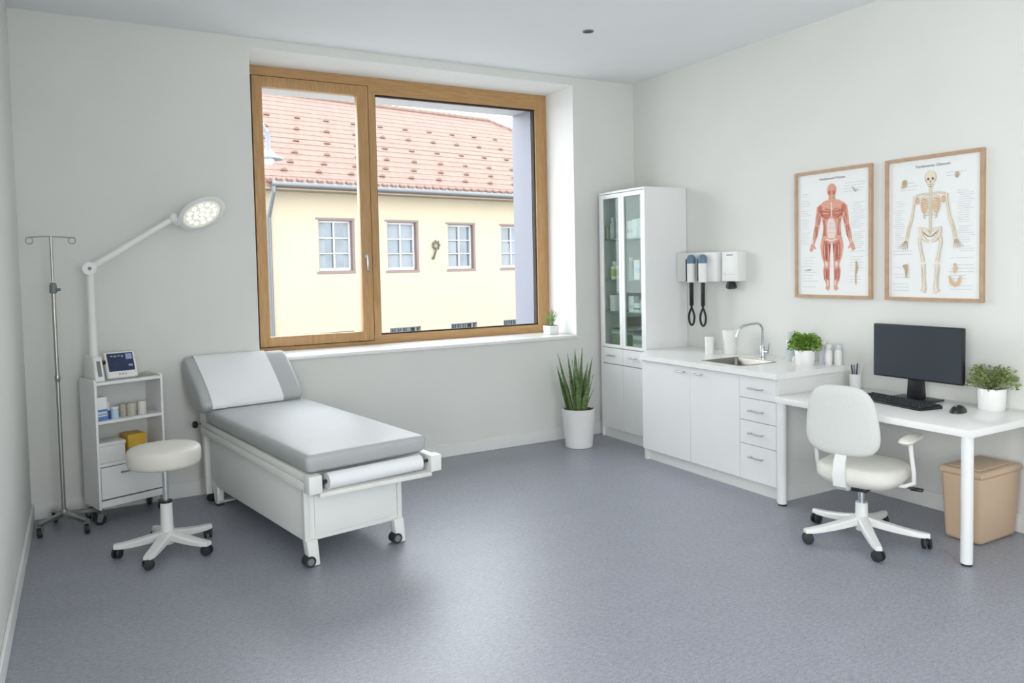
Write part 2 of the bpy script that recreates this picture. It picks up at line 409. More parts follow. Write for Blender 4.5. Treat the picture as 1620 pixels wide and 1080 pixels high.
# recessed ceiling spot
sp = thing('ceiling_spotlight', 'small dark recessed spotlight set in the white ceiling', 'light', (-1.32, -1.11, CZ))
m_ = MB(); m_.lathe([(0.030, 0), (0.044, 0), (0.044, -0.004), (0.034, -0.006), (0.030, -0.004)], n=28, caps=False); m_.build('trim_ring', 'wheelgrey', sp)
m_ = MB(); m_.cyl((0, 0, -0.001), (0, 0, -0.0035), 0.032, 0.03); m_.build('lens', 'black', sp)

w2 = bpy.data.objects.new('added_side_window', None); COL.objects.link(w2); w2.location = (LX-0.1, -5.7, 0.5); w2['kind'] = 'structure'  # out-of-view window, added to light the room from the left
m_ = MB()
for a in ((-1.2, -1.13), (-0.035, 0.035), (1.13, 1.2)): m_.box(-0.03, 0.03, a[0], a[1], 0, 2.1)
for a in ((0, 0.07), (2.03, 2.1)): m_.box(-0.03, 0.03, -1.13, 1.13, *a)
m_.build('window_frame', 'oak', w2)
# ------------------------------------------------------------------ exterior
m_ = MB(); m_.box(-40, 45, 1.05, 60, -1.2, -1.0); struct('ground_outside', m_, 'ground')
bl = thing('yellow_house', 'pale yellow rendered house with a red tiled hip roof across the street', 'building', (-7.53, 10.87, 0), radians(9.4))
HW = [(6.93-0.0, 7.0, 0, 0)]
wins = [(7.88, 8.77, 1.615, 2.85), (9.745, 10.61, 1.60, 2.84), (11.60, 12.44, 1.60, 2.81), (13.42, 14.28, 1.60, 2.80), (15.3, 16.2, 1.60, 2.80)]
base_w = [(7.85, 8.75, -0.4, 0.145), (9.75, 10.68, -0.4, 0.13), (11.64, 12.51, -0.4, 0.125), (13.45, 14.35, -0.4, 0.115)]
m_ = MB(); holed(m_, 6.58, 21.0, -1.0, 3.66, wins + base_w, 0.0, 0.32, 'y'); m_.box(6.58, 6.85, 0.32, 9.5, -1, 3.66); m_.box(20.7, 21, 0.32, 9.5, -1, 3.66); m_.box(6.58, 21, 9.5, 9.8, -1, 3.66)
m_.build('house_wall', 'facade', bl)
for i, (a, b, c, d) in enumerate(wins):
    m_ = MB(); m_.box(a-0.0, a+0.012, 0.002, 0.3, c, d); m_.box(b-0.012, b, 0.002, 0.3, c, d); m_.box(a, b, 0.002, 0.3, d-0.012, d); m_.box(a, b, 0.002, 0.3, c, c+0.012)
    m_.box(a-0.06, b+0.07, -0.012, 0.001, d, d+0.05); m_.box(b, b+0.06, -0.010, 0.001, c-0.04, d); m_.box(a-0.06, b+0.07, -0.012, 0.001, c-0.06, c)
    f = m_.build('window_surround', 'win_reveal', bl)
    m_ = MB(); w = 0.06
    m_.box(a+.012, a+w, 0.10, 0.16, c+.012, d-.012); m_.box(b-w, b-.012, 0.10, 0.16, c+.012, d-.012)
    m_.box(a+w, b-w, 0.10, 0.16, c+.012, c+w+.02); m_.box(a+w, b-w, 0.10, 0.16, d-w, d-.012)
    mid = (a+b)/2; m_.box(mid-0.018, mid+0.018, 0.10, 0.15, c+w, d-w)
    for k in (1, 2):
        z = c+w + (d-c-2*w)*k/3; m_.box(a+w, b-w, 0.105, 0.145, z-0.014, z+0.014)
    fr = m_.build('window_frame', 'win_frame', bl)
    m_ = MB(); m_.box(a+.02, b-.02, 0.15, 0.158, c+.02, d-.02); m_.build('pane', 'win_pane', fr)
    m_ = MB()
    def wav(x0, x1, z0, z1):
        n = 28
        m_.ring([[(x0+(x1-x0)*k/n, 0.147-0.001*(k % 2), z) for k in range(n+1)] + [(x0+(x1-x0)*k/n, 0.1495, z) for k in range(n, -1, -1)] for z in (z0, z1)])
    if i == 1: wav(a+w, b-w, c+w+.02, c+0.46); wav(a+w, b-w, d-0.42, d-w)
    elif i == 2: wav(a+w, a+0.36, c+w+.02, d-w)
    elif i == 0: wav(a+w, a+0.22, c+w+.02, d-w); wav(b-0.18, b-w, c+w+.02, d-w)
    else: wav(a+w, b-w, c+w+.02, d-0.5)
    m_.build('curtain', 'curtain', fr)
for i, (a, b, c, d) in enumerate(base_w):
    m_ = MB(); m_.box(a, b, 0.06, 0.12, d-0.03, d); m_.box(a, a+0.03, 0.06, 0.12, c, d-0.03); m_.box(b-0.16, b-0.1, 0.06, 0.12, c, d-0.03); m_.box(a, b-.16, 0.08, 0.12, -0.06, -0.03)
    for k in range(1, 4): m_.box(a+0.03+k*0.17, a+0.045+k*0.17, 0.08, 0.12, -0.03, d-0.03)
    fr = m_.build('basement_window_frame', 'gutter', bl)
    m_ = MB(); m_.box(a, b, 0.16, 0.17, c, d); m_.build('basement_pane', 'win_pane', fr)
# roof
EY, EZ, RY, RZ = -0.45, 3.62, 4.6, 6.78
def slopez(y): return EZ + (y-EY)*(RZ-EZ)/(RY-EY)
SR = 21.6; SL = 6.42
m_ = MB()
RG = SR - (RY-EY); t = 0.12
top = [(SL, EY, EZ), (SR, EY, EZ), (RG, RY, RZ), (SL, RY, RZ)]
m_.hexa([(p[0], p[1], p[2]-t) for p in top] + top)
BYR = 2*RY-EY
side = [(SR, EY, EZ), (SR, BYR, EZ), (RG, RY, RZ)]
A = [m_.bm.verts.new(p) for p in side]; m_.bm.faces.new(A)
back = [(SR, BYR, EZ), (SL, BYR, EZ), (SL, RY, RZ), (RG, RY, RZ)]
m_.bm.faces.new([m_.bm.verts.new(p) for p in back])
# tile courses: low steps along the slope
nrow = 18
for k in range(nrow):
    y = EY + (RY-EY)*k/nrow; yn = EY + (RY-EY)*(k+1)/nrow
    xr = SR-(y-EY)-0.05; xr2 = SR-(yn-EY)-0.05
    z = slopez(y); zn = slopez(yn)
    m_.hexa([(SL, y, z-0.01), (xr, y, z-0.01), (xr2, yn, zn-0.01), (SL, yn, zn-0.01), (SL, y, z+0.022), (xr, y, z+0.022), (xr2, yn, zn+0.004), (SL, yn, zn+0.004)])
m_.mi = 1
for k in range(62):
    x = SL + 0.12 + 0.245*k
    if x < SR-0.1: m_.cyl((x, EY-0.06, EZ+0.045), (x, EY+0.12, EZ+0.115), 0.055, 0.05, 10)
roof = m_.build('roof', ['tiles', 'guard'], bl)
m_ = MB()
for k in range(44):
    x = SL + 0.23*k
    if x < RG: m_.cyl((x, RY, RZ+0.02), (x+0.25, RY, RZ+0.035), 0.07, 0.085, 10)
for k in range(28):
    f = k/28; g = (k+1.05)/28
    p = Vector((RG, RY, RZ+0.02)).lerp(Vector((SR, EY, EZ+0.02)), f); q = Vector((RG, RY, RZ+0.02)).lerp(Vector((SR, EY, EZ+0.02)), g)
    m_.cyl(p, q, 0.07, 0.085, 10)
m_.build('ridge_cap', 'tiles', bl)
m_ = MB(); m_.cyl((SL+0.15, EY-0.07, EZ-0.03), (SR, EY-0.07, EZ-0.03), 0.06, n=14); m_.build('gutter', 'gutter', bl)
m_ = MB(); m_.box(SL, SR, EY-0.02, 0.0, EZ-0.14, EZ-0.11); m_.build('soffit', 'soffit', bl)
m_ = MB(); m_.tube([(6.62, EY-0.05, EZ-0.06), (6.62, EY-0.05, EZ-0.2), (6.66, -0.06, EZ-0.75), (6.66, -0.06, -1.0)], 0.05, 12); m_.build('downpipe', 'gutter', bl)
cnt = 0
g0 = None
for r in range(6):
    yy = EY + [0.55, 0.95, 1.45, 2.1, 2.8, 3.5][r]
    for k in range(14):
        x = SL + 0.7 + 0.86*k + (0.43 if r % 2 else 0.0) - 0.1*r
        if x > SR-(yy-EY)-0.4 or cnt >= 95 or x > 17.5: continue
        if g0 is None:
            m_ = MB(); m_.prism([(-0.085, 0.0), (0.085, 0.0), (0.055, 0.045), (0.0, 0.062), (-0.055, 0.045)], -0.04, 0.04, 'y'); g0 = m_.build('snow_guard', 'guard', bl); g = g0
        else:
            g = g0.copy(); COL.objects.link(g); g.parent = bl
        g.location = (x, yy, slopez(yy)+0.02); cnt += 1
# wall ornament
orn = thing('wall_ornament', 'dark wrought iron flower on a stick fixed to the yellow house wall', 'ornament', (-7.53+11.17*cos(radians(9.4))+0.05*sin(radians(9.4)), 10.87+11.17*sin(radians(9.4))-0.05, 1.88), radians(9.4))
m_ = MB(); m_.tube([(-0.09, 0, 0.0), (-0.03, 0, 0.12), (0.03, 0, 0.30)], [0.035, 0.028, 0.02]); m_.build('stick', 'iron', orn)
m_ = MB()
m_.tube([(0.02+0.085*cos(a*pi/8), 0, 0.36+0.085*sin(a*pi/8)) for a in range(16)], 0.022, 8, True)
for a in range(7): m_.ball((0.02+0.1*cos(a*0.9), 0.0, 0.37+0.1*sin(a*0.9)), (0.03, 0.02, 0.04), 8)
m_.build('flower', 'iron', orn)
# street lamp
sl = thing('street_lamp', 'pale grey street lamp with a hanging bell shade outside the left sash', 'lamp', (-2.95, 5.0, -1.0))
m_ = MB(); m_.lathe([(0.09, 0), (0.09, 0.9), (0.055, 1.0), (0.045, 4.4), (0.0, 4.42)], n=20); m_.build('pole', 'lampgrey', sl)
m_ = MB(); m_.tube([(0, 0, 4.3)] + [(0.275-0.275*cos(a), 0, 4.4+0.42*sin(a)) for a in [k*pi/12 for k in range(10)]] + [(0.55, 0, 4.56)], 0.022, 10); m_.build('arm', 'lampgrey', sl)
m_ = MB(); m_.lathe([(0.0, 4.58), (0.05, 4.57), (0.035, 4.53), (0.03, 4.34), (0.07, 4.31), (0.10, 4.26), (0.20, 4.22), (0.20, 4.20), (0.0, 4.22)], (0.55, 0, 0), 24, False); m_.build('lamp_shade', 'lampgrey', sl)
m_ = MB(); m_.ball((0.55, 0, 4.18), (0.08, 0.08, 0.06)); m_.build('bulb_cover', 'clear', sl)

# ------------------------------------------------------------------ casters
def caster_twin(name, par, x, y, r=0.032, rz=0.0, w=0.044, top=0.075, body='rubber'):
    m = MB(); R = Matrix.Translation((x, y, 0)) @ Matrix.Rotation(rz, 4, 'Z')
    def P(a, b, c): return tuple(R @ Vector((a, b, c)))
    for s in (-1, 1):
        m.cyl(P(0, s*w*0.18, r), P(0, s*w*0.42, r), r, r*0.96, 20); m.cyl(P(0, s*w*0.42, r), P(0, s*w*0.5, r), r*0.9, r*0.55, 20)
    o = m.build(name, body, par)
    m = MB(); m.box(-r*0.5, r*0.7, -w*0.16, w*0.16, r*0.9, r*2.1, 0.003, 1, R); m.cyl(P(-0.004, 0, r*1.8), P(-0.004, 0, top), 0.008)
    m.build('caster_fork', 'black', o)
    return o
def caster_fork(par, x, y, r=0.034, rz=0.0, top=0.11, hub='wheelgrey'):
    m = MB(); R = Matrix.Translation((x, y, 0)) @ Matrix.Rotation(rz, 4, 'Z')
    def P(a, b, c): return tuple(R @ Vector((a, b, c)))
    m.cyl(P(0.012, -0.011, r), P(0.012, 0.011, r), r, n=22)
    o = m.build('caster', 'rubber', par)
    m = MB()
    for s in (-1, 1): m.prism([(0.028, r-0.006), (0.0, r-0.012), (-0.016, r*1.7), (-0.014, r*2.25), (0.018, r*2.25)], s*0.014, s*0.018, 'y')
    m.box(-0.016, 0.018, -0.018, 0.018, r*2.1, r*2.3); m.cyl((0, 0, r*2.2), (0, 0, top), 0.007)
    m.cyl((0.012, -0.0125, r), (0.012, 0.0125, r), r*0.45)
    bmesh.ops.transform(m.bm, matrix=R, verts=m.bm.verts)
    m.build('caster_fork', hub, o)
    return o
def star_base(par, R0, angs, zc=0.105, zt=0.072, m='white_plastic', w0=0.028, w1=0.019):
    for a in angs:
        mb = MB(); rings = []
        for k in range(9):
            f = k/8; r = 0.0 + (R0+0.018)*f
            zt_ = zt+0.012 + (zc-zt+0.02)*(1-f)**1.5; h = 0.05*(1-f)+0.026*f; w = w0*(1-f)+w1*f
            if k == 8: w *= 0.75
            prof = [(-w, -h), (w, -h), (w*1.02, -0.012), (w*0.75, -0.002), (0, 0), (-w*0.75, -0.002), (-w*1.02, -0.012)]
            rings.append([(r*cos(a)-u*sin(a), r*sin(a)+u*cos(a), zt_+v) for u, v in prof])
        mb.ring(rings); mb.build('base_leg', m, par)

# ------------------------------------------------------------------ examination couch
TA = radians(9.3)
bed = thing('examination_couch', 'white metal examination couch with grey vinyl mattress and raised headrest', 'examination couch', (-3.729, -1.723, 0), TA)
def bedtilt(v): return 0.040*(v+0.06)     # the lying surface climbs slightly to the head
# base box with outlines of panels
m_ = MB()
m_.hexa([(0.022, 0.03, 0.135), (0.625, 0.03, 0.135), (0.60, 1.60, 0.135), (0.0, 1.60, 0.135), (0.022, 0.03, 0.44), (0.625, 0.03, 0.44), (0.60, 1.60, 0.545), (0.0, 1.60, 0.545)], 0.006)
m_.build('base_cabinet', 'panel', bed)
m_ = MB()
m_.hexa([(0.075, 0.020, 0.165), (0.600, 0.020, 0.165), (0.600, 0.032, 0.165), (0.075, 0.032, 0.165), (0.075, 0.020, 0.44), (0.600, 0.020, 0.44), (0.600, 0.032, 0.44), (0.075, 0.032, 0.44)], 0.003)
m_.build('front_panel', 'panel', bed)
m_ = MB(); m_.box(0.012, 0.045, 0.018, 0.05, 0.13, 0.45, 0.004); m_.build('corner_post', 'frame_paint', bed)
m_ = MB(); m_.box(0.605, 0.635, 0.018, 0.05, 0.13, 0.45, 0.004); m_.build('corner_post', 'frame_paint', bed)
# rails
def rail(u0, u1, v0, v1, z0, h, du):
    m = MB()
    for (zz, hh, inset) in ((0.0, 0.045, 0.0), (0.048, h-0.048, 0.006)):
        m.hexa([(u0+inset, v0, z0+zz), (u1-inset, v0, z0+zz), (u1-inset+du, v1, z0+zz+bedtilt(v1)-bedtilt(v0)), (u0+inset+du, v1, z0+zz+bedtilt(v1)-bedtilt(v0)),
                (u0+inset, v0, z0+zz+hh), (u1-inset, v0, z0+zz+hh), (u1-inset+du, v1, z0+zz+hh+bedtilt(v1)-bedtilt(v0)), (u0+inset+du, v1, z0+zz+hh+bedtilt(v1)-bedtilt(v0))], 0.004)
    return m.build('side_rail', 'frame_paint', bed)
rail(-0.012, 0.058, -0.05, 1.62, 0.445, 0.09, -0.045)
rail(0.765, 0.830, -0.05, 1.62, 0.430, 0.09, -0.125)
m_ = MB(); m_.box(-0.016, 0.062, -0.125, -0.05, 0.440, 0.540, 0.007); m_.build('rail_cap', 'white_plastic', bed)
m_ = MB(); m_.box(0.760, 0.835, -0.125, -0.05, 0.425, 0.525, 0.007); m_.build('rail_cap', 'white_plastic', bed)
m_ = MB(); m_.hexa([(0.05, -0.115, 0.415), (0.77, -0.115, 0.400), (0.77, 0.02, 0.400), (0.05, 0.02, 0.415), (0.05, -0.115, 0.436), (0.77, -0.115, 0.425), (0.77, 0.02, 0.440), (0.05, 0.02, 0.455)], 0.003)
m_.hexa([(0.05, 0.02, 0.45), (0.77, 0.02, 0.45), (0.66, 1.6, 0.545), (0.01, 1.6, 0.545), (0.05, 0.02, 0.53), (0.77, 0.02, 0.53), (0.66, 1.6, 0.60), (0.01, 1.6, 0.60)])
m_.build('couch_frame', 'frame_paint', bed)
# paper roll
m_ = MB()
m_.lathe([(0.012, 0.0), (0.046, 0.0), (0.046, 0.60), (0.012, 0.60)], n=28)
bmesh.ops.transform(m_.bm, matrix=Matrix.Translation((0.105, -0.082, 0.490)) @ Matrix.Rotation(pi/2, 4, 'Y'), verts=m_.bm.verts)
m_.build('paper_roll', 'paper', bed)
for x0, x1 in ((0.060, 0.106), (0.703, 0.762)):
    m_ = MB(); m_.cyl((x0, -0.082, 0.490), (x1, -0.082, 0.490), 0.010); m_.box(min(x0, x1)+0.012, min(x0, x1)+0.034, -0.09, -0.03, 0.474, 0.498, 0.003); m_.build('roll_holder', 'black', bed)
# mattress
def cushion(name, corners, zb, zt, m, bev, ztop_extra, par, crown=0.012):
    """soft slab: corners = 4 (u,v) ccw from front-left, rounded edges, crowned top"""
    mb = MB(); nu, nv = 14, 22
    def bil(a, b):
        p = [Vector(c) for c in corners]
        return (p[0]*(1-a)+p[1]*a)*(1-b) + (p[3]*(1-a)+p[2]*a)*b
    def lvl(frac_in, z):   # ring inset
        ring = []
        W = (Vector(corners[1])-Vector(corners[0])).length; H = (Vector(corners[3])-Vector(corners[0])).length
        ia, ib = frac_in/W, frac_in/H; rc = 0.03
        pts = []
        n = 6
        for (cx_, cy_, a0) in ((1-ia, ib, -pi/2), (1-ia, 1-ib, 0), (ia, 1-ib, pi/2), (ia, ib, pi)):
            for k in range(n+1):
                th = a0 + (pi/2)*k/n
                ca = cx_ + (rc/W)*(cos(th) - (1 if cx_ > 0.5 else -1)); cb = cy_ + (rc/H)*(sin(th) - (1 if cy_ > 0.5 else -1))
                pts.append((ca, cb))
        for a, b in pts:
            q = bil(a, b); ring.append((q.x, q.y, z + ztop_extra(q.y)))
        return ring
    rings = [lvl(bev, zb), lvl(0.004, zb+bev*0.8)]
    for k in range(5):
        th = k/4*pi/2
        rings.append(lvl(bev*(1-cos(th)), zt-bev+bev*sin(th)))
    rings.append(lvl(bev*2.2, zt+crown*0.5)); rings.append(lvl(0.12, zt+crown)); rings.append(lvl(0.2, zt+crown*1.1))
    mb.ring(rings)
    return mb.build(name, m, par, ang=60)
mt = cushion('mattress', [(-0.004, -0.075), (0.768, -0.075), (0.645, 1.50), (-0.062, 1.50)], 0.537, 0.642, 'vinyl', 0.028, lambda v: bedtilt(v), bed, 0.006)
# headrest wedge
prof = [(1.365, 0.722), (1.385, 0.775), (1.675, 1.035), (1.715, 1.043), (1.752, 1.02), (1.762, 0.975), (1.735, 0.90), (1.60, 0.705), (1.535, 0.672), (1.44, 0.672)]
def smooth_poly(p, it=2):
    for _ in range(it):
        q = []
        for i in range(len(p)):
            a = Vector(p[i]); b = Vector(p[(i+1) % len(p)])
            q += [tuple(a.lerp(b, 0.25)), tuple(a.lerp(b, 0.75))]
        p = q
    return p
prof = smooth_poly(prof)
cy0 = sum(p[0] for p in prof)/len(prof); cz0 = sum(p[1] for p in prof)/len(prof)
def HV(u, v):      # the rear of the headrest reaches a little further back on the left
    return v + max(0, v-1.45)/0.31*0.10*(0.62-u)/0.7
m_ = MB(); rings = []
for u, s in ((-0.112, 0.80), (-0.108, 0.90), (-0.096, 0.97), (-0.078, 1.0), (0.1, 1.0), (0.3, 1.0), (0.45, 1.0), (0.585, 1.0), (0.600, 0.97), (0.612, 0.90), (0.616, 0.80)):
    rings.append([(u, HV(u, cy0+(v-cy0)*s), cz0+(z-cz0)*s) for v, z in prof])
m_.ring(rings); hr = m_.build('headrest', 'vinyl', bed, ang=60)
# paper sheet over the headrest: follows the profile slightly outside
out = [(cy0+(v-cy0)*1.025, cz0+(z-cz0)*1.025) for v, z in prof]
i0 = min(range(len(out)), key=lambda i: (out[i][0]-1.37)**2+(out[i][1]-0.70)**2)
i1 = min(range(len(out)), key=lambda i: (out[i][0]-1.755)**2+(out[i][1]-0.96)**2)
seq = [out[(i0+k) % len(out)] for k in range((i1-i0) % len(out)+1)]
if len(seq) > len(out)*0.7 or seq[len(seq)//2][1] < 0.8:
    seq = [out[(i0-k) % len(out)] for k in range((i0-i1) % len(out)+1)]
m_ = MB()
for u0, u1 in ((-0.045, 0.46),):
    R = []
    for v, z in seq:
        d = Vector((v-cy0, z-cz0)).normalized()*0.003
        R.append([(u0, HV(u0, v), z), (u1, HV(u1, v), z), (u1, HV(u1, v)+d.x, z+d.y), (u0, HV(u0, v)+d.x, z+d.y)])
    m_.ring(R)
m_.build('paper_cover', 'paper', hr, 'white paper sheet folded over the grey headrest', ang=60)
# head posts and fittings
for u in (-0.005, 0.56):
    m_ = MB(); m_.box(u-0.028, u+0.028, 1.62, 1.665, 0.06, 0.66, 0.006); m_.box(u-0.036, u+0.036, 1.55, 1.675, 0.50, 0.66, 0.006); m_.build('head_post', 'frame_paint', bed)
    caster_twin('caster', bed, u+0.012, 1.64, 0.028, 0.3, 0.04, 0.07)
m_ = MB(); m_.cyl((-0.03, 1.62, 0.575), (-0.085, 1.62, 0.575), 0.008); m_.build('knob_shaft', 'handle', bed)
m_ = MB(); m_.lathe([(0.010, 0), (0.024, 0.006), (0.026, 0.022), (0.018, 0.034), (0.0, 0.036)], n=16)
bmesh.ops.transform(m_.bm, matrix=Matrix.Translation((-0.075, 1.62, 0.575)) @ Matrix.Rotation(-pi/2, 4, 'Y'), verts=m_.bm.verts); m_.build('adjusting_knob', 'black', bed)
# rear feet (curved brackets)
for u in (0.0, 0.56):
    m_ = MB(); m_.prism(smooth_poly([(1.62, 0.17), (1.57, 0.165), (1.50, 0.16), (1.48, 0.13), (1.48, 0.012), (1.55, 0.012), (1.555, 0.09), (1.60, 0.12)], 1), u, u+0.045, 'x', 0.003, 1)
    m_.box(u+0.045, u+0.13, 1.485, 1.54, 0.02, 0.032, 0.003); m_.build('foot', 'white_plastic', bed)
    m_ = MB(); m_.box(u+0.002, u+0.043, 1.485, 1.545, 0.0, 0.014, 0.003); m_.build('foot_pad', 'rubber', bed)
# front feet with wheels
for u in (0.012, 0.565):
    m_ = MB(); m_.hexa([(u+0.018, -0.004, 0.004), (u+0.078, -0.004, 0.004), (u+0.078, 0.060, 0.004), (u+0.018, 0.060, 0.004), (u, -0.004, 0.150), (u+0.066, -0.004, 0.150), (u+0.066, 0.060, 0.150), (u, 0.060, 0.150)], 0.006); m_.build('foot', 'white_plastic', bed)
    m_ = MB(); m_.cyl((u+0.020, -0.006, 0.032), (u+0.020, 0.052, 0.032), 0.0315, n=26); wl = m_.build('wheel', 'rubber', bed)
    m_ = MB(); m_.cyl((u+0.020, -0.009, 0.032), (u+0.020, 0.054, 0.032), 0.019, n=20); m_.build('hub', 'wheelgrey', wl)

# ------------------------------------------------------------------ rolling stool
st = thing('rolling_stool', 'round cream padded stool on a white five-star base with casters', 'stool', (-4.36, -1.01, 0))
m_ = MB(); m_.lathe([(0.0, 0.520), (0.178, 0.520), (0.196, 0.528), (0.203, 0.545), (0.204, 0.600), (0.200, 0.618), (0.188, 0.628), (0.12, 0.633), (0.0, 0.635)], n=48); m_.build('seat', 'cream_vinyl', st, ang=60)
m_ = MB(); m_.box(-0.09, 0.09, -0.05, 0.05, 0.506, 0.520, 0.003); m_.tube([(0.02, 0, 0.509), (0.12, 0.02, 0.505), (0.19, 0.03, 0.508)], 0.006); m_.build('lever', 'black', st)
m_ = MB(); m_.cyl((0, 0, 0.30), (0, 0, 0.51), 0.0165); m_.build('gas_lift', 'chrome', st)
m_ = MB(); m_.cyl((0, 0, 0.296), (0, 0, 0.308), 0.034); m_.build('collar', 'black', st)
m_ = MB(); m_.lathe([(0.036, 0.05), (0.042, 0.10), (0.036, 0.14), (0.033, 0.298), (0.0, 0.298)], n=28); m_.build('column', 'white_plastic', st)
angs = [radians(a) for a in (171, 243, 315, 27, 99)]
star_base(st, 0.27, angs, w0=0.036, w1=0.027)
for i, a in enumerate(angs): caster_twin('caster', st, 0.27*cos(a), 0.27*sin(a), 0.031, a+1.2+i, 0.05, 0.075)

# ------------------------------------------------------------------ office chair
ch = thing('office_chair', 'light grey swivel office chair with armrests at the white desk', 'office chair', (-0.80, -3.05, 0), radians(17))
angs = [radians(a-17) for a in (14, 86, 158, 230, 302)]
star_base(ch, 0.335, angs, 0.125, 0.078, 'white_plastic', 0.032, 0.022)
for i, a in enumerate(angs): caster_twin('caster', ch, 0.335*cos(a), 0.335*sin(a), 0.032, a+0.6+i*1.1, 0.052, 0.08)
m_ = MB(); m_.lathe([(0.030, 0.06), (0.036, 0.10), (0.034, 0.225), (0.0, 0.225)], n=28); m_.build('column', 'white_plastic', ch)
m_ = MB(); m_.cyl((0, 0, 0.22), (0, 0, 0.335), 0.018); m_.build('gas_lift', 'chrome', ch)
m_ = MB(); m_.box(-0.13, 0.10, -0.07, 0.07, 0.318, 0.345, 0.006); m_.box(0.05, 0.075, -0.26, -0.06, 0.336, 0.343, 0.003); m_.build('mechanism', 'black', ch)
m_ = MB()
# seat: rounded superellipse
def superpad(mb, a, b, z0, z1, cx_=0, cy_=0, p=3.2, e=0.03, n=44):
    rings = []
    def R(s, z):
        out = []
        for k in range(n):
            t = 2*pi*k/n; c, d = cos(t), sin(t)
            out.append((cx_+(a-s)*abs(c)**(2/p)*(1 if c >= 0 else -1), cy_+(b-s)*abs(d)**(2/p)*(1 if d >= 0 else -1), z))
        return out
    rings.append(R(e*2.2, z0)); rings.append(R(e*0.9, z0+0.006)); rings.append(R(0.004, z0+e)); rings.append(R(0, (z0+z1)/2))
    for k in range(1, 5):
        th = k/4*pi/2; rings.append(R(e*(1-cos(th)), z1-e+e*sin(th)))
    rings.append(R(e*2.5, z1+0.004)); rings.append(R(min(a, b)*0.7, z1+0.006))
    mb.ring(rings)
superpad(m_, 0.235, 0.235, 0.347, 0.462, 0.025, 0, 3.0, 0.04); m_.build('seat', 'chair_seat', ch, ang=60)
# backrest: curved rounded panel
m_ = MB(); n = 56; rings = []
BT = 0.045
def backpt(y, z, d):
    curve = 0.5*(y-0.045)**2           # wraps forward at the sides
    lean = -0.06*(z-0.72)
    return (-0.225 + curve + lean + d, y, z)
def outline(s):
    pts = []
    for k in range(n):
        t = 2*pi*k/n; c, d = cos(t), sin(t)
        zz = 0.735 + (0.203-s)*abs(d)**(2/3.4)*(1 if d >= 0 else -1)
        hw = 0.200 + 0.024*(0.735-zz)/0.2
        yy = 0.045+(hw-s)*abs(c)**(2/3.4)*(1 if c >= 0 else -1)
        pts.append((yy, zz))
    return pts
for s, d in ((0.12, -0.002), (0.05, 0.0), (0.018, 0.002), (0.005, 0.010), (0.0, 0.020), (0.003, 0.032), (0.016, 0.042), (0.05, 0.048), (0.12, 0.05)):
    rings.append([backpt(y, z, d) for y, z in outline(s)])
m_.ring(rings); m_.build('backrest', 'chair_fabric', ch, ang=60)
m_ = MB()
R = []
for x, z, w, t in ((-0.180, 0.62, 0.030, 0.005), (-0.195, 0.54, 0.031, 0.007), (-0.218, 0.50, 0.032, 0.009), (-0.234, 0.43, 0.033, 0.010), (-0.215, 0.365, 0.034, 0.012), (-0.17, 0.338, 0.032, 0.012), (-0.10, 0.334, 0.03, 0.010)):
    R.append((x, z, w, t))
rings = []; SS = 0.045
for i, (x, z, w, t) in enumerate(R):
    a = R[max(0, i-1)]; b = R[min(len(R)-1, i+1)]
    tx, tz = b[0]-a[0], b[1]-a[1]; l = math.hypot(tx, tz); nx, nz = -tz/l, tx/l
    rings.append([(x+nx*t, SS-w, z+nz*t), (x+nx*t, SS+w, z+nz*t), (x-nx*t, SS+w, z-nz*t), (x-nx*t, SS-w, z-nz*t)])
m_.ring(rings); m_.build('back_support', 'white_plastic', ch)
for s in (-1, 1):
    m_ = MB(); m_.tube([(0.02, s*0.12, 0.350), (0.035, s*0.225, 0.352), (0.045, s*0.268, 0.375), (0.03, s*0.272, 0.44), (0.005, s*0.268, 0.53), (0.0, s*0.262, 0.618)], [0.011, 0.012, 0.013, 0.012, 0.0115, 0.012], 12)
    ar = m_.build('arm_post', 'white_plastic', ch)
    m_ = MB(); superpad(m_, 0.138, 0.042, 0.612, 0.642, 0.03, s*0.258, 3.6, 0.012); m_.build('arm_pad', 'cream_vinyl', ar, ang=60)
m_ = MB(); m_.box(0.05, 0.085, -0.31, -0.245, 0.328, 0.343, 0.004); m_.build('lever', 'black', ch)

# ------------------------------------------------------------------ desk and what stands on it
DX0, DX1, DY0, DY1, DZ = -0.705, 0.085, -3.622, -2.322, 0.735
dk = thing('desk', 'long white desk with round legs along the right wall', 'desk', (DX0, DY0, 0))
m_ = MB(); m_.box(0, DX1-DX0, 0, DY1-DY0, DZ-0.04, DZ, 0.003); m_.build('desktop', 'worktop', dk)
for lx, ly in ((0.036, 0.038), (0.032, 1.262), (0.735, 0.038), (0.735, 1.262)):
    m_ = MB(); m_.cyl((lx, ly, 0.012), (lx, ly, DZ-0.04), 0.030, n=28); lg = m_.build('leg', 'white', dk)
    m_ = MB(); m_.cyl((lx, ly, 0), (lx, ly, 0.012), 0.027, 0.027, 28); m_.build('foot_cap', 'rubber', lg)
mo = thing('computer_monitor', 'black widescreen monitor switched off on the white desk', 'monitor', (-0.075, -2.91, DZ))
m_ = MB(); m_.box(-0.035, 0.0, -0.325, 0.27, 0.132, 0.482, 0.006); mon = m_.build('monitor_housing', 'black', mo)
m_ = MB(); m_.box(-0.0365, -0.0345, -0.318, 0.263, 0.142, 0.476, 0.0); m_.build('screen', 'screen', mon)
m_ = MB(); m_.hexa([(-0.01, -0.05, 0.010), (0.045, -0.05, 0.010), (0.045, 0.05, 0.010), (-0.01, 0.05, 0.010), (0.0, -0.045, 0.20), (0.03, -0.045, 0.20), (0.03, 0.045, 0.20), (0.0, 0.045, 0.20)], 0.004); m_.build('stand_neck', 'black', mo)
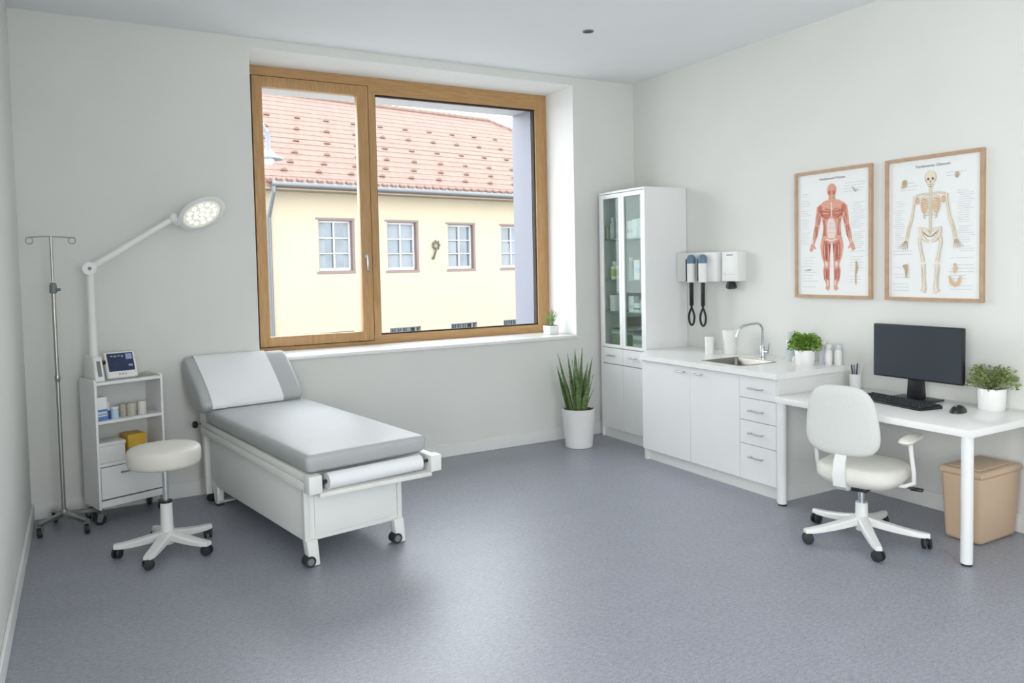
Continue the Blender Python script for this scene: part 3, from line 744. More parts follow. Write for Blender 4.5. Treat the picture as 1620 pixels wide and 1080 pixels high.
m_ = MB(); m_.box(-0.10, 0.095, -0.14, 0.14, 0.0, 0.010, 0.004); m_.build('stand_base', 'black', mo)
kb = thing('keyboard', 'black computer keyboard in front of the monitor', 'keyboard', (-0.285, -2.915, DZ), radians(-9))
m_ = MB(); m_.hexa([(-0.092, -0.265, 0), (0.092, -0.265, 0), (0.092, 0.265, 0), (-0.092, 0.265, 0), (-0.092, -0.265, 0.012), (0.092, -0.265, 0.02), (0.092, 0.265, 0.02), (-0.092, 0.265, 0.012)], 0.003); m_.build('keyboard_base', 'black', kb)
m_ = MB()
for r in range(6):
    x = -0.078 + r*0.0285; z = 0.0125 + (x+0.092)*0.043
    y = -0.255
    while y < 0.245:
        w = 0.020
        if r == 0 and -0.03 < y < 0.06: w = 0.11
        w = min(w, 0.255-y)
        m_.box(x, x+0.022, y, y+w, z, z+0.007, 0.002, 1); y += w+0.005
m_.build('keys', 'rubber', kb)
ms = thing('computer_mouse', 'glossy black computer mouse lying on the desk', 'mouse', (-0.262, -3.30, DZ), radians(8))
m_ = MB()
rings = []
for k in range(11):
    t = k/10; x = -0.058+0.116*t; w = 0.033*math.sin(pi*min(1, max(0.03, t*0.96+0.02)))**0.45; h = 0.038*math.sin(pi*min(0.98, max(0.05, 0.08+0.88*t)))**0.6
    rings.append([(x, w*cos(a), max(0.001, h*sin(a))) for a in [pi*j/12 for j in range(13)]])
m_.ring(rings); m_.build('mouse_body', 'black', ms, ang=60); ms.scale = (1.2, 1.2, 1.15)
m_ = MB(); m_.cyl((-0.028, -0.004, 0.034), (-0.028, 0.004, 0.034), 0.008, n=14); m_.build('scroll_wheel', 'wheelgrey', ms)
pc = thing('pen_cup', 'small white cup holding pens at the far end of the desk', 'pen cup', (-0.005, -2.425, DZ))
m_ = MB(); m_.lathe([(0.036, 0), (0.040, 0.10), (0.0435, 0.104), (0.0435, 0.107), (0.038, 0.107), (0.035, 0.006), (0.0, 0.006)], n=28, caps=False); m_.cyl((0, 0, 0), (0, 0, 0.006), 0.036, n=28); m_.build('cup', 'ceramic', pc)
for i, (a, tlt, h, mm, nm) in enumerate(((0.3, 0.24, 0.158, 'black', 'dark pen leaning left in the white pen cup'), (1.5, 0.16, 0.152, 'black', 'black pen standing at the back of the pen cup'), (3.6, 0.22, 0.160, 'steelblue', 'grey blue pen leaning in the pen cup'), (5.0, 0.28, 0.168, 'clear', 'pale grey pen leaning right in the pen cup'))):
    m_ = MB(); dx, dy = cos(a)*tlt, sin(a)*tlt; m_.cyl((0, 0, 0), (dx*h, dy*h, h), 0.0042, 0.0048, 10)
    m_.cyl((dx*h, dy*h, h), (dx*h*1.08, dy*h*1.08, h*1.06), 0.0048, 0.002, 10)
    o = m_.build('pen', mm); at(o, (-0.005+0.006*cos(a), -2.425+0.006*sin(a), DZ+0.009)); tag(o, nm, 'pen', 'pens in the cup')

def leafy(mb, c, n, rx, rz, ls, seed, spread=1.0):
    rnd = random.Random(seed)
    for i in range(n):
        a = rnd.uniform(0, 2*pi); u = rnd.random()**0.55; el = rnd.uniform(0.0, 1.0)
        r = rx*u*math.sqrt(max(0.05, 1-(el*0.85)**2)); z = rz*(el**0.8)*(0.55+0.45*u)
        p = Vector((c[0]+r*cos(a), c[1]+r*sin(a), c[2]+z+rnd.uniform(-0.006, 0.012)))
        d = Vector((cos(a)*u*spread+rnd.uniform(-.5, .5), sin(a)*u*spread+rnd.uniform(-.5, .5), rnd.uniform(0.0, 1.0))).normalized()
        s = d.cross(Vector((rnd.uniform(-1, 1), rnd.uniform(-1, 1), rnd.uniform(0.2, 1)))).normalized()
        up = s.cross(d).normalized(); L_ = ls*rnd.uniform(0.7, 1.25); w = L_*0.36
        q = [p, p+d*L_*0.35+s*w+up*w*0.3, p+d*L_*0.75+s*w*0.75+up*w*0.15, p+d*L_, p+d*L_*0.75-s*w*0.75+up*w*0.15, p+d*L_*0.35-s*w+up*w*0.3]
        V = [mb.bm.verts.new(x) for x in q]
        mb.bm.faces.new((V[0], V[1], V[2], V[3])); mb.bm.faces.new((V[0], V[3], V[4], V[5]))
def stems(mb, c, n, rx, rz, seed):
    rnd = random.Random(seed)
    for i in range(n):
        a = rnd.uniform(0, 2*pi); r = rx*rnd.uniform(0.2, 0.9); h = rz*rnd.uniform(0.5, 0.95)
        mb.tube([c, (c[0]+r*0.4*cos(a), c[1]+r*0.4*sin(a), c[2]+h*0.6), (c[0]+r*cos(a), c[1]+r*sin(a), c[2]+h)], [0.002, 0.0015, 0.001], 5)
def potted(name, label, loc, r0, r1, h, frx, frz, n, ls, mat_, seed, spread=1.0, potm='ceramic'):
    t = thing(name, label, 'potted plant', loc)
    m = MB(); m.lathe([(0.0, 0), (r0*0.96, 0), (r0, 0.004), (r1, h-0.004), (r1-0.002, h), (r1-0.008, h), (r1-0.010, h-0.02), (0, h-0.02)], n=40, caps=False); m.build('pot', potm, t)
    m = MB(); m.lathe([(r1-0.011, h-0.019), (r1-0.013, h-0.012), (0.0, h-0.010)], n=24, caps=False); m.build('soil', 'soil', t)
    m = MB(); leafy(m, (0, 0, h-0.008), n, frx, frz, ls, seed, spread); f = m.build('foliage', mat_, t, recalc=False)
    m = MB(); stems(m, (0, 0, h-0.02), 26, frx, frz, seed+1); m.build('stems', 'stem', f)
    return t
potted('potted_plant', 'small leafy olive green plant in a round white pot on the desk beside the mouse', (-0.025, -3.360, DZ), 0.070, 0.076, 0.128, 0.130, 0.135, 520, 0.024, 'bush2', 3, 1.3)

# ------------------------------------------------------------------ waste bin
bn = thing('waste_bin', 'beige lidded pedal-free waste bin under the right end of the desk', 'waste bin', (-0.175, -3.385, 0), radians(0))
bn['label'] = 'beige rectangular lidded waste bin under the right end of the desk'
m_ = MB()
m_.hexa([(-0.185, -0.108, 0), (0.185, -0.108, 0), (0.185, 0.108, 0), (-0.185, 0.108, 0), (-0.205, -0.122, 0.40), (0.205, -0.122, 0.40), (0.205, 0.122, 0.40), (-0.205, 0.122, 0.40)], 0.03, 4); m_.build('bin_body', 'beige', bn, ang=50)
m_ = MB(); m_.hexa([(-0.213, -0.130, 0.39), (0.213, -0.130, 0.39), (0.213, 0.130, 0.39), (-0.213, 0.130, 0.39), (-0.208, -0.125, 0.43), (0.208, -0.125, 0.43), (0.208, 0.125, 0.43), (-0.208, 0.125, 0.43)], 0.014, 3)
m_.box(-0.17, 0.17, -0.09, 0.09, 0.427, 0.436, 0.006); m_.build('lid', 'beige', bn, ang=50)
bn.location = (-0.165, -3.375, 0)

# ------------------------------------------------------------------ base cabinet, worktop, sink
BX0, BYa, BYb = -0.65, -0.872, -2.308
bc = thing('base_cabinet', 'white base cabinet with two doors and four drawers under the sink worktop', 'cabinet', (BX0, BYb, 0))
def L3(x0, x1, y0, y1, z0, z1): return (x0-BX0, x1-BX0, y0-BYb, y1-BYb, z0, z1)
m_ = MB()
m_.box(*L3(-0.63, 0.085, BYb, BYb+0.018, 0, 0.843)); m_.box(*L3(-0.63, 0.085, BYa-0.018, BYa, 0, 0.843)); m_.box(*L3(-0.63, 0.085, BYb+.018, BYa-.018, 0.09, 0.108))
m_.box(*L3(0.07, 0.085, BYb+.018, BYa-.018, 0.108, 0.843)); m_.box(*L3(-0.63, 0.07, -1.97, -1.955, 0.108, 0.843)); m_.box(*L3(-0.63, -0.60, BYb+.018, BYa-.018, 0.80, 0.843))
m_.box(*L3(-0.648, -0.63, BYb, BYb+0.018, 0.0, 0.843))
m_.build('carcass', 'carcass', bc)
m_ = MB(); m_.box(*L3(-0.38, 0.085, BYa, -0.632, 0, 0.843)); m_.build('filler_panel', 'carcass', bc)
m_ = MB(); m_.box(*L3(-0.61, -0.598, BYb+.018, BYa-.04, 0, 0.09)); m_.box(*L3(-0.632, -0.598, BYa-.04, BYa-0.018, 0.0, 0.09)); m_.build('plinth', 'carcass', bc)
m_ = MB(); m_.box(*L3(-0.60, 0.07, BYb-0.008, BYb, 0, 0.10, )); m_.build('end_skirting', 'skirt', bc)
def bar_handle(par, p0, p1, off=0.028, r=0.005):
    m = MB(); p0 = Vector(p0); p1 = Vector(p1); o = Vector((-off, 0, 0)); d = (p1-p0).normalized()*0.012
    m.tube([p0+o, p1+o], r, 10); m.tube([p0+d, p0+d+o], r*0.8, 8); m.tube([p1-d, p1-d+o], r*0.8, 8)
    return m.build('handle', 'handle', par, 'slim metal bar handle')
def front(par, name, y0, y1, z0, z1, x=BX0, t=0.019, loc=True):
    m = MB(); ox, oy = (BX0, BYb)
    m.box(x-ox, x-ox+t, y0-oy, y1-oy, z0, z1, 0.0015, 1); return m.build(name, 'white', par)
d = front(bc, 'door', -1.448, -0.875, 0.094, 0.838); bar_handle(d, (0, -1.405-BYb, 0.795), (0, -1.305-BYb, 0.795))
d = front(bc, 'door', -1.958, -1.452, 0.094, 0.838); bar_handle(d, (0, -1.595-BYb, 0.795), (0, -1.495-BYb, 0.795))
for z0, z1 in ((0.683, 0.838), (0.522, 0.679), (0.352, 0.518), (0.094, 0.348)):
    d = front(bc, 'drawer', -2.288, -1.962, z0, z1); zz = z1-0.082; bar_handle(d, (0, -2.19-BYb, zz), (0, -2.06-BYb, zz))
wt = thing('worktop', 'thick white worktop with a sink cut-out along the right wall', 'worktop', (-0.68, -2.318, 0.845))
m_ = MB(); SX = (-0.555, -0.19, -1.885, -1.485)
holed(m_, -0.68, 0.088, -2.318, -0.872, [SX], 0.845, 0.885, 'z')
m_.prism([(-0.68, -0.872), (0.088, -0.872), (0.088, -0.632), (-0.385, -0.632)], 0.845, 0.885, 'z')
bmesh.ops.transform(m_.bm, matrix=Matrix.Translation((0.68, 2.318, -0.845)), verts=m_.bm.verts); m_.build('worktop_slab', 'worktop', wt)
sk = thing('sink', 'stainless steel square sink set into the white worktop', 'sink', (-0.372, -1.685, 0.885))
m_ = MB(); ax, ay, dz = 0.176, 0.193, -0.16
def rr(ax, ay, z, rc=0.03, n=6):
    o = []
    for cx_, cy_, a0 in ((ax-rc, -ay+rc, -pi/2), (ax-rc, ay-rc, 0), (-ax+rc, ay-rc, pi/2), (-ax+rc, -ay+rc, pi)):
        for k in range(n+1):
            t_ = a0+pi/2*k/n; o.append((cx_+rc*cos(t_), cy_+rc*sin(t_), z))
    return o
m_.ring([rr(ax+0.018, ay+0.018, 0.0), rr(ax+0.018, ay+0.018, 0.002), rr(ax, ay, 0.002), rr(ax-0.004, ay-0.004, -0.006), rr(ax-0.010, ay-0.010, dz+0.02), rr(ax-0.03, ay-0.03, dz), rr(0.03, 0.03, dz-0.004, 0.029)], caps=False)
rs = rr(0.03, 0.03, dz-0.004, 0.029); m_.face(rs); m_.build('basin', 'sinksteel', sk, ang=50, recalc=False)
m_ = MB(); m_.cyl((0, 0, dz-0.004), (0, 0, dz+0.002), 0.028, 0.024); m_.build('drain', 'chrome', sk)
fa = thing('faucet', 'chrome swan-neck faucet standing behind the sink', 'faucet', (-0.095, -1.672, 0.885), radians(0))
m_ = MB(); m_.lathe([(0.026, 0), (0.026, 0.006), (0.020, 0.012), (0.0185, 0.09), (0.014, 0.10), (0.0, 0.10)], n=24); m_.build('faucet_body', 'chrome', fa)
pts = [(0, 0, 0.08), (0, 0, 0.22)] + [(-0.045+0.045*cos(a), 0.0+0.0*a, 0.225+0.052*sin(a)) for a in [k*pi/2/5 for k in range(1, 6)]]
pts += [(-0.09, 0.02, 0.275), (-0.15, 0.04, 0.262), (-0.185, 0.05, 0.235), (-0.20, 0.055, 0.188)]
pts = [(x*0.95, -x*0.42 if x else 0, z) for x, y, z in pts]
m_ = MB(); m_.tube(pts, 0.0095, 14); m_.cyl(pts[-1], (pts[-1][0]-0.002, pts[-1][1], pts[-1][2]-0.012), 0.0115); m_.build('spout', 'chrome', fa, ang=60)
m_ = MB(); m_.cyl((0, -0.015, 0.055), (0, -0.055, 0.055), 0.013); m_.tube([(0, -0.05, 0.055), (0.0, -0.062, 0.10), (-0.0, -0.066, 0.125)], 0.006); m_.build('lever', 'chrome', fa)

# canisters, bottles on the worktop
def bottle(name, label, cat, loc, r, h, bodym, capm=None, neck=0.35, caph=0.03, group=None, labm=None, square=False):
    t = thing(name, label, cat, loc, 0, group); m = MB(); hb = h-caph-0.012
    m.lathe([(0, 0), (r*0.94, 0), (r, 0.004), (r, hb*0.86), (r*0.86, hb*0.95), (r*neck, hb), (r*neck, hb+0.012), (0, hb+0.012)], n=28, caps=False); m.build('bottle_body', bodym, t)
    m = MB(); m.lathe([(r*neck*1.25, hb+0.006), (r*neck*1.25, h-0.002), (r*neck*1.1, h), (0, h)], n=20, caps=False); m.cyl((0, 0, hb+0.005), (0, 0, hb+0.007), r*neck*1.25, n=20); m.build('cap', capm or bodym, t)
    if labm:
        m = MB(); m.lathe([(r+0.0006, hb*0.22), (r+0.001, hb*0.24), (r+0.001, hb*0.74), (r+0.0006, hb*0.76)], n=28, caps=False); m.build('bottle_label', labm, t)
    return t
def canister(name, label, loc, r, h, group=None, m1='white_plastic', m2='white_plastic', cat='canister'):
    t = thing(name, label, cat, loc, 0, group); m = MB()
    m.lathe([(0, 0), (r*0.97, 0), (r, 0.005), (r, h*0.84), (0, h*0.84)], n=32, caps=False); m.build('canister_body', m1, t)
    m = MB(); m.lathe([(r*1.0, h*0.80), (r*1.06, h*0.805), (r*1.06, h*0.98), (r*1.0, h), (0, h)], n=32, caps=False); m.build('lid', m2, t)
    return t
canister('canister', 'small white lidded canister on the worktop near the glass cabinet', (-0.185, -1.185, 0.885), 0.036, 0.142)
canister('canister', 'taller white lidded canister between the small canister and the faucet', (-0.075, -1.30, 0.885), 0.052, 0.200)
bottle('soap_bottle', 'tall pale clear bottle behind the sink left of the green plant', 'bottle', (-0.04, -1.895, 0.885), 0.040, 0.222, 'clear', 'silver_pack', 0.38, 0.04, labm='silver_pack')
bottle('medicine_bottle', 'pale silver bottle just right of the leafy plant, half hidden by its pot', 'bottle', (0.03, -2.135, 0.885), 0.028, 0.165, 'silver_pack', 'clear', 0.6, 0.03, group='small bottles at the worktop end')
bottle('medicine_bottle', 'cream white bottle in the middle of the small bottles at the worktop end', 'bottle', (-0.005, -2.205, 0.885), 0.027, 0.150, 'white_plastic', 'clear', 0.75, 0.028, group='small bottles at the worktop end', labm='paper')
bottle('medicine_bottle', 'white bottle standing last at the end of the worktop above the desk', 'bottle', (0.02, -2.268, 0.885), 0.027, 0.150, 'white_plastic', 'silver_pack', 0.75, 0.028, group='small bottles at the worktop end')
m_ = MB(); m_.lathe([(0, 0), (0.018, 0), (0.020, 0.02), (0.014, 0.03), (0.012, 0.045), (0, 0.048)], n=20, caps=False); o = m_.build('glass_stopper', 'clear'); at(o, (-0.09, -1.975, 0.885)); tag(o, 'tiny clear jar between the tall bottle and the leafy plant', 'jar')
potted('potted_plant', 'bright green bushy plant in a white pot on the sink worktop', (-0.13, -2.10, 0.885), 0.066, 0.072, 0.108, 0.112, 0.125, 1300, 0.018, 'bush', 11, 1.0)

# ------------------------------------------------------------------ tall cabinet
TX, TY0, TY1, TZ = -0.40, -0.628, 0.040, 2.325
tc_ = thing('tall_cabinet', 'tall white cabinet with two glass doors beside the window wall', 'cabinet', (TX, TY0, 0))
W_ = TY1-TY0; D_ = 0.085-TX
m_ = MB()
m_.box(0.02, D_, 0, 0.02, 0, TZ-0.02); m_.box(0.02, D_, W_-0.02, W_, 0, TZ-0.02); m_.box(0.0, D_, 0, W_, TZ-0.02, TZ, 0.002)
m_.box(D_-0.01, D_, 0.02, W_-0.02, 0.09, TZ-0.02); m_.box(0.02, D_-.01, 0.02, W_-0.02, 0.86, 0.880); m_.box(0.02, D_-.01, 0.02, W_-0.02, 0.09, 0.11)
m_.box(0.0, 0.02, 0, 0.018, 0.09, TZ-0.02); m_.box(0.0, 0.02, W_-0.018, W_, 0.0, TZ-0.02)
m_.build('carcass', 'white', tc_)
m_ = MB(); m_.box(0.02, 0.032, 0.02, W_-0.02, 0, 0.088); m_.build('plinth', 'carcass', tc_)
ym = 0.335
for y0, y1, hy in ((0.020, ym-0.002, None), (ym+0.002, W_-0.020, None)):
    m_ = MB(); fw = 0.038
    m_.box(0, 0.02, y0, y0+fw, 0.868, 2.300, 0.001, 1); m_.box(0, 0.02, y1-fw, y1, 0.868, 2.300, 0.001, 1)
    m_.box(0, 0.02, y0+fw, y1-fw, 0.868, 0.895); m_.box(0, 0.02, y0+fw, y1-fw, 2.262, 2.300)
    d = m_.build('glass_door', 'white', tc_)
    m_ = MB(); m_.box(0.008, 0.012, y0+fw-.003, y1-fw+.003, 0.892, 2.265); m_.build('pane', 'cabglass', d)
    m_ = MB(); m_.box(0, 0.019, y0, y1, 0.712, 0.858, 0.0015, 1); d = m_.build('drawer', 'white', tc_)
    yc = (y0+y1)/2; bar_handle(d, (0, yc-0.05, 0.79), (0, yc+0.05, 0.79))
    m_ = MB(); m_.box(0, 0.019, y0, y1, 0.094, 0.706, 0.0015, 1); m_.build('door', 'white', tc_)
for z in (1.885, 1.507, 1.208):
    m_ = MB(); m_.box(0.024, D_-0.012, 0.021, W_-0.021, z-0.008, z); m_.build('glass_shelf', 'shelfglass', tc_)
def carton(label, y0, y1, z, h, m='paper', dep=0.07, x=-0.368, band=None, group='packages in the glass cabinet', name='carton', cat='box'):
    t = thing(name, label, cat, (x, (y0+y1)/2, z), 0, group)
    w = (y1-y0)/2; mb = MB(); mb.box(0, dep, -w, w, 0, h, 0.002, 1); mb.build('box_body', m, t)
    if band:
        mb = MB(); mb.box(-0.0008, dep*0.98, -w-0.0008, w+0.0008, h*band[0], h*band[1]); mb.build('printed_band', band[2], t)
    return t
G = 'packages in the glass cabinet'
carton('brown grey small box on the top glass shelf, far left', -0.045, 0.010, 1.885, 0.125, 'tan')
bottle('bottle', 'slim pale bottle on the top glass shelf beside the brown box', 'bottle', (-0.335, -0.095, 1.885), 0.032, 0.205, 'silver_pack', 'paleblue', 0.5, 0.035)
carton('white box with pale print on the top glass shelf, right door', -0.405, -0.325, 1.885, 0.155, 'paper', band=(0.3, 0.5, 'silver_pack'))
carton('plain white box on the top glass shelf between two packages', -0.485, -0.410, 1.885, 0.165, 'paper')
carton('pale blue box on the top glass shelf, far right', -0.560, -0.490, 1.885, 0.17, 'paleblue')
bottle('bottle', 'white bottle with lime green label on the second glass shelf', 'bottle', (-0.335, -0.120, 1.507), 0.042, 0.17, 'white_plastic', 'white_plastic', 0.55, 0.03, labm='lime')
bottle('bottle', 'thin pale green bottle on the second glass shelf, right door', 'bottle', (-0.345, -0.365, 1.507), 0.024, 0.20, 'green_pack', 'silver_pack', 0.6, 0.03)
carton('tall white box on the second glass shelf, right door', -0.510, -0.430, 1.507, 0.175, 'paper', band=(0.35, 0.6, 'paleblue'))
canister('jar', 'round white jar on the third glass shelf, left door', (-0.318, -0.105, 1.208), 0.062, 0.150, m1='white_plastic', cat='jar')
carton('upright white box on the third glass shelf, right door', -0.420, -0.345, 1.208, 0.145, 'paper', band=(0.2, 0.45, 'silver_pack'))
carton('low white box with dark print on the third glass shelf', -0.505, -0.425, 1.208, 0.085, 'paper', band=(0.3, 0.5, 'steelblue'))
carton('pale blue grey packet on the third glass shelf, far right', -0.575, -0.510, 1.208, 0.12, 'silver_pack')
carton('wide grey green printed box on the cabinet floor behind both doors', -0.375, -0.045, 0.880, 0.155, 'green_pack', 0.13, -0.34, band=(0.72, 0.86, 'silver_pack'))
carton('small grey green patterned box on the cabinet floor, right door', -0.545, -0.400, 0.880, 0.115, 'silver_pack', 0.09, -0.366, band=(0.35, 0.7, 'green_pack'))

# ------------------------------------------------------------------ wall devices
wd = thing('diagnostic_wall_unit', 'white wall mounted diagnostic unit with two blue-headed handles and black coiled cords', 'medical device', (0.09, -0.90, 1.48))
m_ = MB(); m_.box(-0.135, 0.0, -0.232, 0.262, 0.0, 0.255, 0.008); m_.build('wall_plate', 'white_plastic', wd)
for yy, zb in ((0.035, 0.0), (-0.105, 0.0)):
    y = yy
    m_ = MB(); m_.lathe([(0.030, -0.005), (0.036, 0.0), (0.036, 0.17), (0.0, 0.17)], (-0.172, y, 0), 28); h = m_.build('instrument_handle', 'white_plastic', wd)
    m_ = MB(); m_.lathe([(0.0365, 0.160), (0.038, 0.19), (0.034, 0.215), (0.02, 0.234), (0.0, 0.238)], (-0.172, y, 0), 28); m_.build('instrument_head', 'steelblue', h)
    m_ = MB(); m_.box(-0.185, -0.136, y+0.038, y+0.058, 0.005, 0.20, 0.003); m_.build('cradle', 'black', wd)
    m_ = MB(); c0 = (-0.172, y)
    pts = [(c0[0]+0.0135*cos(k*0.9), c0[1]+0.0135*sin(k*0.9), -0.005-0.20*k/150) for k in range(150)]
    m_.tube(pts, 0.0058, 6)
    lp = [(c0[0], c0[1]+0.003, -0.20)]
    for k in range(17):
        a = pi/2 + 2*pi*k/16
        w = 0.030*(1-0.55*max(0, sin(a))**1.5)
        lp.append((c0[0], c0[1]+w*cos(a)*1.15, -0.305+0.075*sin(a)))
    lp.append((c0[0], c0[1]-0.003, -0.20))
    m_.tube(lp, 0.0092, 8)
    m_.build('coiled_cord', 'black', h, 'black coiled cord hanging in a loop')
ds = thing('soap_dispenser', 'white wall mounted dispenser box with a black nozzle', 'dispenser', (0.09, -1.255, 1.485))
m_ = MB(); m_.box(-0.11, 0.0, -0.09, 0.09, 0.0, 0.25, 0.008); ob = m_.build('dispenser_body', 'white_plastic', ds)
m_ = MB(); m_.box(-0.1108, -0.1098, -0.035, 0.035, 0.216, 0.224); m_.box(-0.1108, -0.1098, 0.055, 0.062, 0.066, 0.071); m_.box(-0.1104, -0.1098, -0.085, 0.085, 0.058, 0.0595)
m_.build('printed_mark', 'ink', ob)
m_ = MB(); m_.lathe([(0, 0.0), (0.03, -0.004), (0.042, -0.03), (0.046, -0.055), (0.03, -0.066), (0, -0.066)], (-0.055, 0.035, 0), 24, caps=False); m_.build('nozzle', 'black', ds)

# ------------------------------------------------------------------ anatomy posters
LAY = [0]
def strip2(mb, pts, w, d):
    """flat tapered stroke on the poster plane; pts (u,v), w widths, d layer depth"""
    LAY[0] += 1; d = d + LAY[0]*3e-5
    n = len(pts); Lp, Rp = [], []
    for i in range(n):
        a = Vector(pts[max(0, i-1)]); b = Vector(pts[min(n-1, i+1)]); t = (b-a).normalized(); nn = Vector((-t.y, t.x))
        p = Vector(pts[i]); ww = w[i] if isinstance(w, (list, tuple)) else w
        Lp.append(p+nn*ww/2); Rp.append(p-nn*ww/2)
    for i in range(n-1):
        mb.face([(-d, -q.x, q.y) for q in (Lp[i], Lp[i+1], Rp[i+1], Rp[i])])
def disc2(mb, c, rx, ry, d, n=20):
    LAY[0] += 1; d = d + LAY[0]*3e-5
    mb.face([(-d, -(c[0]+rx*cos(2*pi*k/n)), c[1]+ry*sin(2*pi*k/n)) for k in range(n)])
def text_mesh(txt, size, mname, name, parent, uv, d):
    cu = bpy.data.curves.new(name, 'FONT'); cu.body = txt; cu.size = size; cu.align_x = 'CENTER'; cu.extrude = 0.0003
    o = bpy.data.objects.new('tmp', cu); COL.objects.link(o)
    dg = bpy.context.evaluated_depsgraph_get(); me = bpy.data.meshes.new_from_object(o.evaluated_get(dg))
    bpy.data.objects.remove(o)
    R = Matrix.Translation((-d, -uv[0], uv[1])) @ Matrix(((0, 0, -1, 0), (-1, 0, 0, 0), (0, 1, 0, 0), (0, 0, 0, 1)))
    me.transform(R); me.materials.clear(); me.materials.append(M[mname]); me.name = name
    q = bpy.data.objects.new(name, me); COL.objects.link(q); q.parent = parent; return q
PW, PH = 0.652, 0.945
def poster(label, yl, title):
    t = thing('anatomy_poster', label, 'poster', (RX, yl, 1.366), 0, 'framed anatomy charts')
    fw = 0.022
    m = MB(); m.box(-0.030, 0, -fw, 0, 0, PH, 0.002, 1); m.box(-0.030, 0, -PW, -PW+fw, 0, PH, 0.002, 1); m.box(-0.030, 0, -PW+fw, -fw, PH-fw, PH); m.box(-0.030, 0, -PW+fw, -fw, 0, fw)
    m.build('frame', 'posterwood', t)
    m = MB(); m.box(-0.012, -0.002, -PW+fw, -fw, fw, PH-fw); sh = m.build('sheet', 'sheet', t)
    text_mesh(title, 0.026, 'ink', 'title_lettering', t, (PW/2, PH-0.075), 0.0135)
    return t
D0 = 0.0128
def textlines(mb, u0, u1, v0, v1, step, rnd, miss=0.12):
    v = v1
    while v > v0:
        if rnd.random() > miss:
            a = u0 + rnd.uniform(0, 0.02); b = u1 - rnd.uniform(0, (u1-u0)*0.4)
            strip2(mb, [(a, v), (b, v)], 0.0028, D0); LAY[0] = 0
        v -= step
p1 = poster('smaller looking left anatomy chart of the red muscle figure in a light wood frame', -1.849, 'Fundamental Prinzen')
p1['label'] = 'framed anatomy chart with the red muscle figure, left of the two'
rnd = random.Random(5)
m_ = MB(); textlines(m_, 0.045, 0.15, 0.60, 0.78, 0.018, rnd); textlines(m_, 0.045, 0.13, 0.40, 0.60, 0.014, rnd); textlines(m_, 0.48, 0.60, 0.35, 0.70, 0.014, rnd); textlines(m_, 0.46, 0.60, 0.10, 0.34, 0.02, rnd, 0.4); textlines(m_, 0.05, 0.2, 0.08, 0.3, 0.022, rnd, 0.4)
textlines(m_, 0.42, 0.60, 0.76, 0.83, 0.02, rnd)
m_.build('small_print', 'inkpale', p1); LAY[0] = 0
C = 0.322
m_ = MB(); mats = ['red2', 'red', 'red3', 'tendon', 'boneline', 'green_pack']
d1, d2, d3 = 0.0132, 0.0136, 0.0140
# silhouette
m_.mi = 0
for s in (-1, 1):
    def X(u): return C+s*u
    strip2(m_, [(X(0.0), 0.705), (X(0.06), 0.69), (X(0.105), 0.665)], [0.05, 0.05, 0.045], d1)
    strip2(m_, [(X(0.102), 0.675), (X(0.113), 0.60), (X(0.125), 0.54), (X(0.142), 0.47), (X(0.160), 0.405)], [0.050, 0.052, 0.042, 0.042, 0.022], d1)
    strip2(m_, [(X(0.160), 0.41), (X(0.170), 0.38), (X(0.180), 0.345)], [0.020, 0.040, 0.016], d1)
    strip2(m_, [(X(0.158), 0.39), (X(0.138), 0.362)], [0.014, 0.008], d1)
    strip2(m_, [(X(0.175), 0.38), (X(0.195), 0.355)], [0.014, 0.008], d1)
    strip2(m_, [(X(0.045), 0.44), (X(0.055), 0.38), (X(0.050), 0.31), (X(0.040), 0.25), (X(0.046), 0.20), (X(0.042), 0.15), (X(0.030), 0.095)], [0.082, 0.088, 0.074, 0.048, 0.058, 0.048, 0.026], d1)
    strip2(m_, [(X(0.030), 0.10), (X(0.034), 0.075), (X(0.044), 0.062)], [0.026, 0.036, 0.030], d1)
strip2(m_, [(C, 0.70), (C, 0.66), (C, 0.60), (C, 0.54), (C, 0.49), (C, 0.44), (C, 0.405)], [0.14, 0.20, 0.17, 0.145, 0.150, 0.168, 0.15], d1)
strip2(m_, [(C, 0.70), (C, 0.75)], [0.062, 0.052], d1)
disc2(m_, (C, 0.790), 0.039, 0.050, d1)
m_.mi = 1
for s in (-1, 1):
    def X(u): return C+s*u
    disc2(m_, (X(0.045), 0.625), 0.045, 0.034, d2); disc2(m_, (X(0.100), 0.655), 0.020, 0.030, d2)
    disc2(m_, (X(0.114), 0.585), 0.014, 0.045, d2); disc2(m_, (X(0.135), 0.49), 0.012, 0.045, d2)
    strip2(m_, [(X(0.068), 0.58), (X(0.062), 0.52), (X(0.064), 0.46)], [0.02, 0.022, 0.03], d2)
    disc2(m_, (X(0.060), 0.35), 0.016, 0.075, d2); disc2(m_, (X(0.032), 0.34), 0.014, 0.070, d2)
    disc2(m_, (X(0.056), 0.175), 0.013, 0.048, d2); disc2(m_, (X(0.032), 0.175), 0.010, 0.045, d2)
    disc2(m_, (X(0.018), 0.775), 0.012, 0.020, d2)
m_.mi = 2
for s in (-1, 1):
    def X(u): return C+s*u
    strip2(m_, [(X(0.008), 0.592), (X(0.05), 0.585), (X(0.085), 0.615)], [0.003, 0.006, 0.004], d3)
    strip2(m_, [(X(0.086), 0.60), (X(0.092), 0.65)], 0.005, d3); strip2(m_, [(X(0.045), 0.42), (X(0.047), 0.34), (X(0.043), 0.27)], [0.004, 0.007, 0.003], d3)
    strip2(m_, [(X(0.015), 0.40), (X(0.018), 0.33)], [0.012, 0.004], d3); strip2(m_, [(X(0.124), 0.53), (X(0.146), 0.44)], 0.004, d3); strip2(m_, [(X(0.044), 0.21), (X(0.043), 0.14)], 0.004, d3)
m_.mi = 3
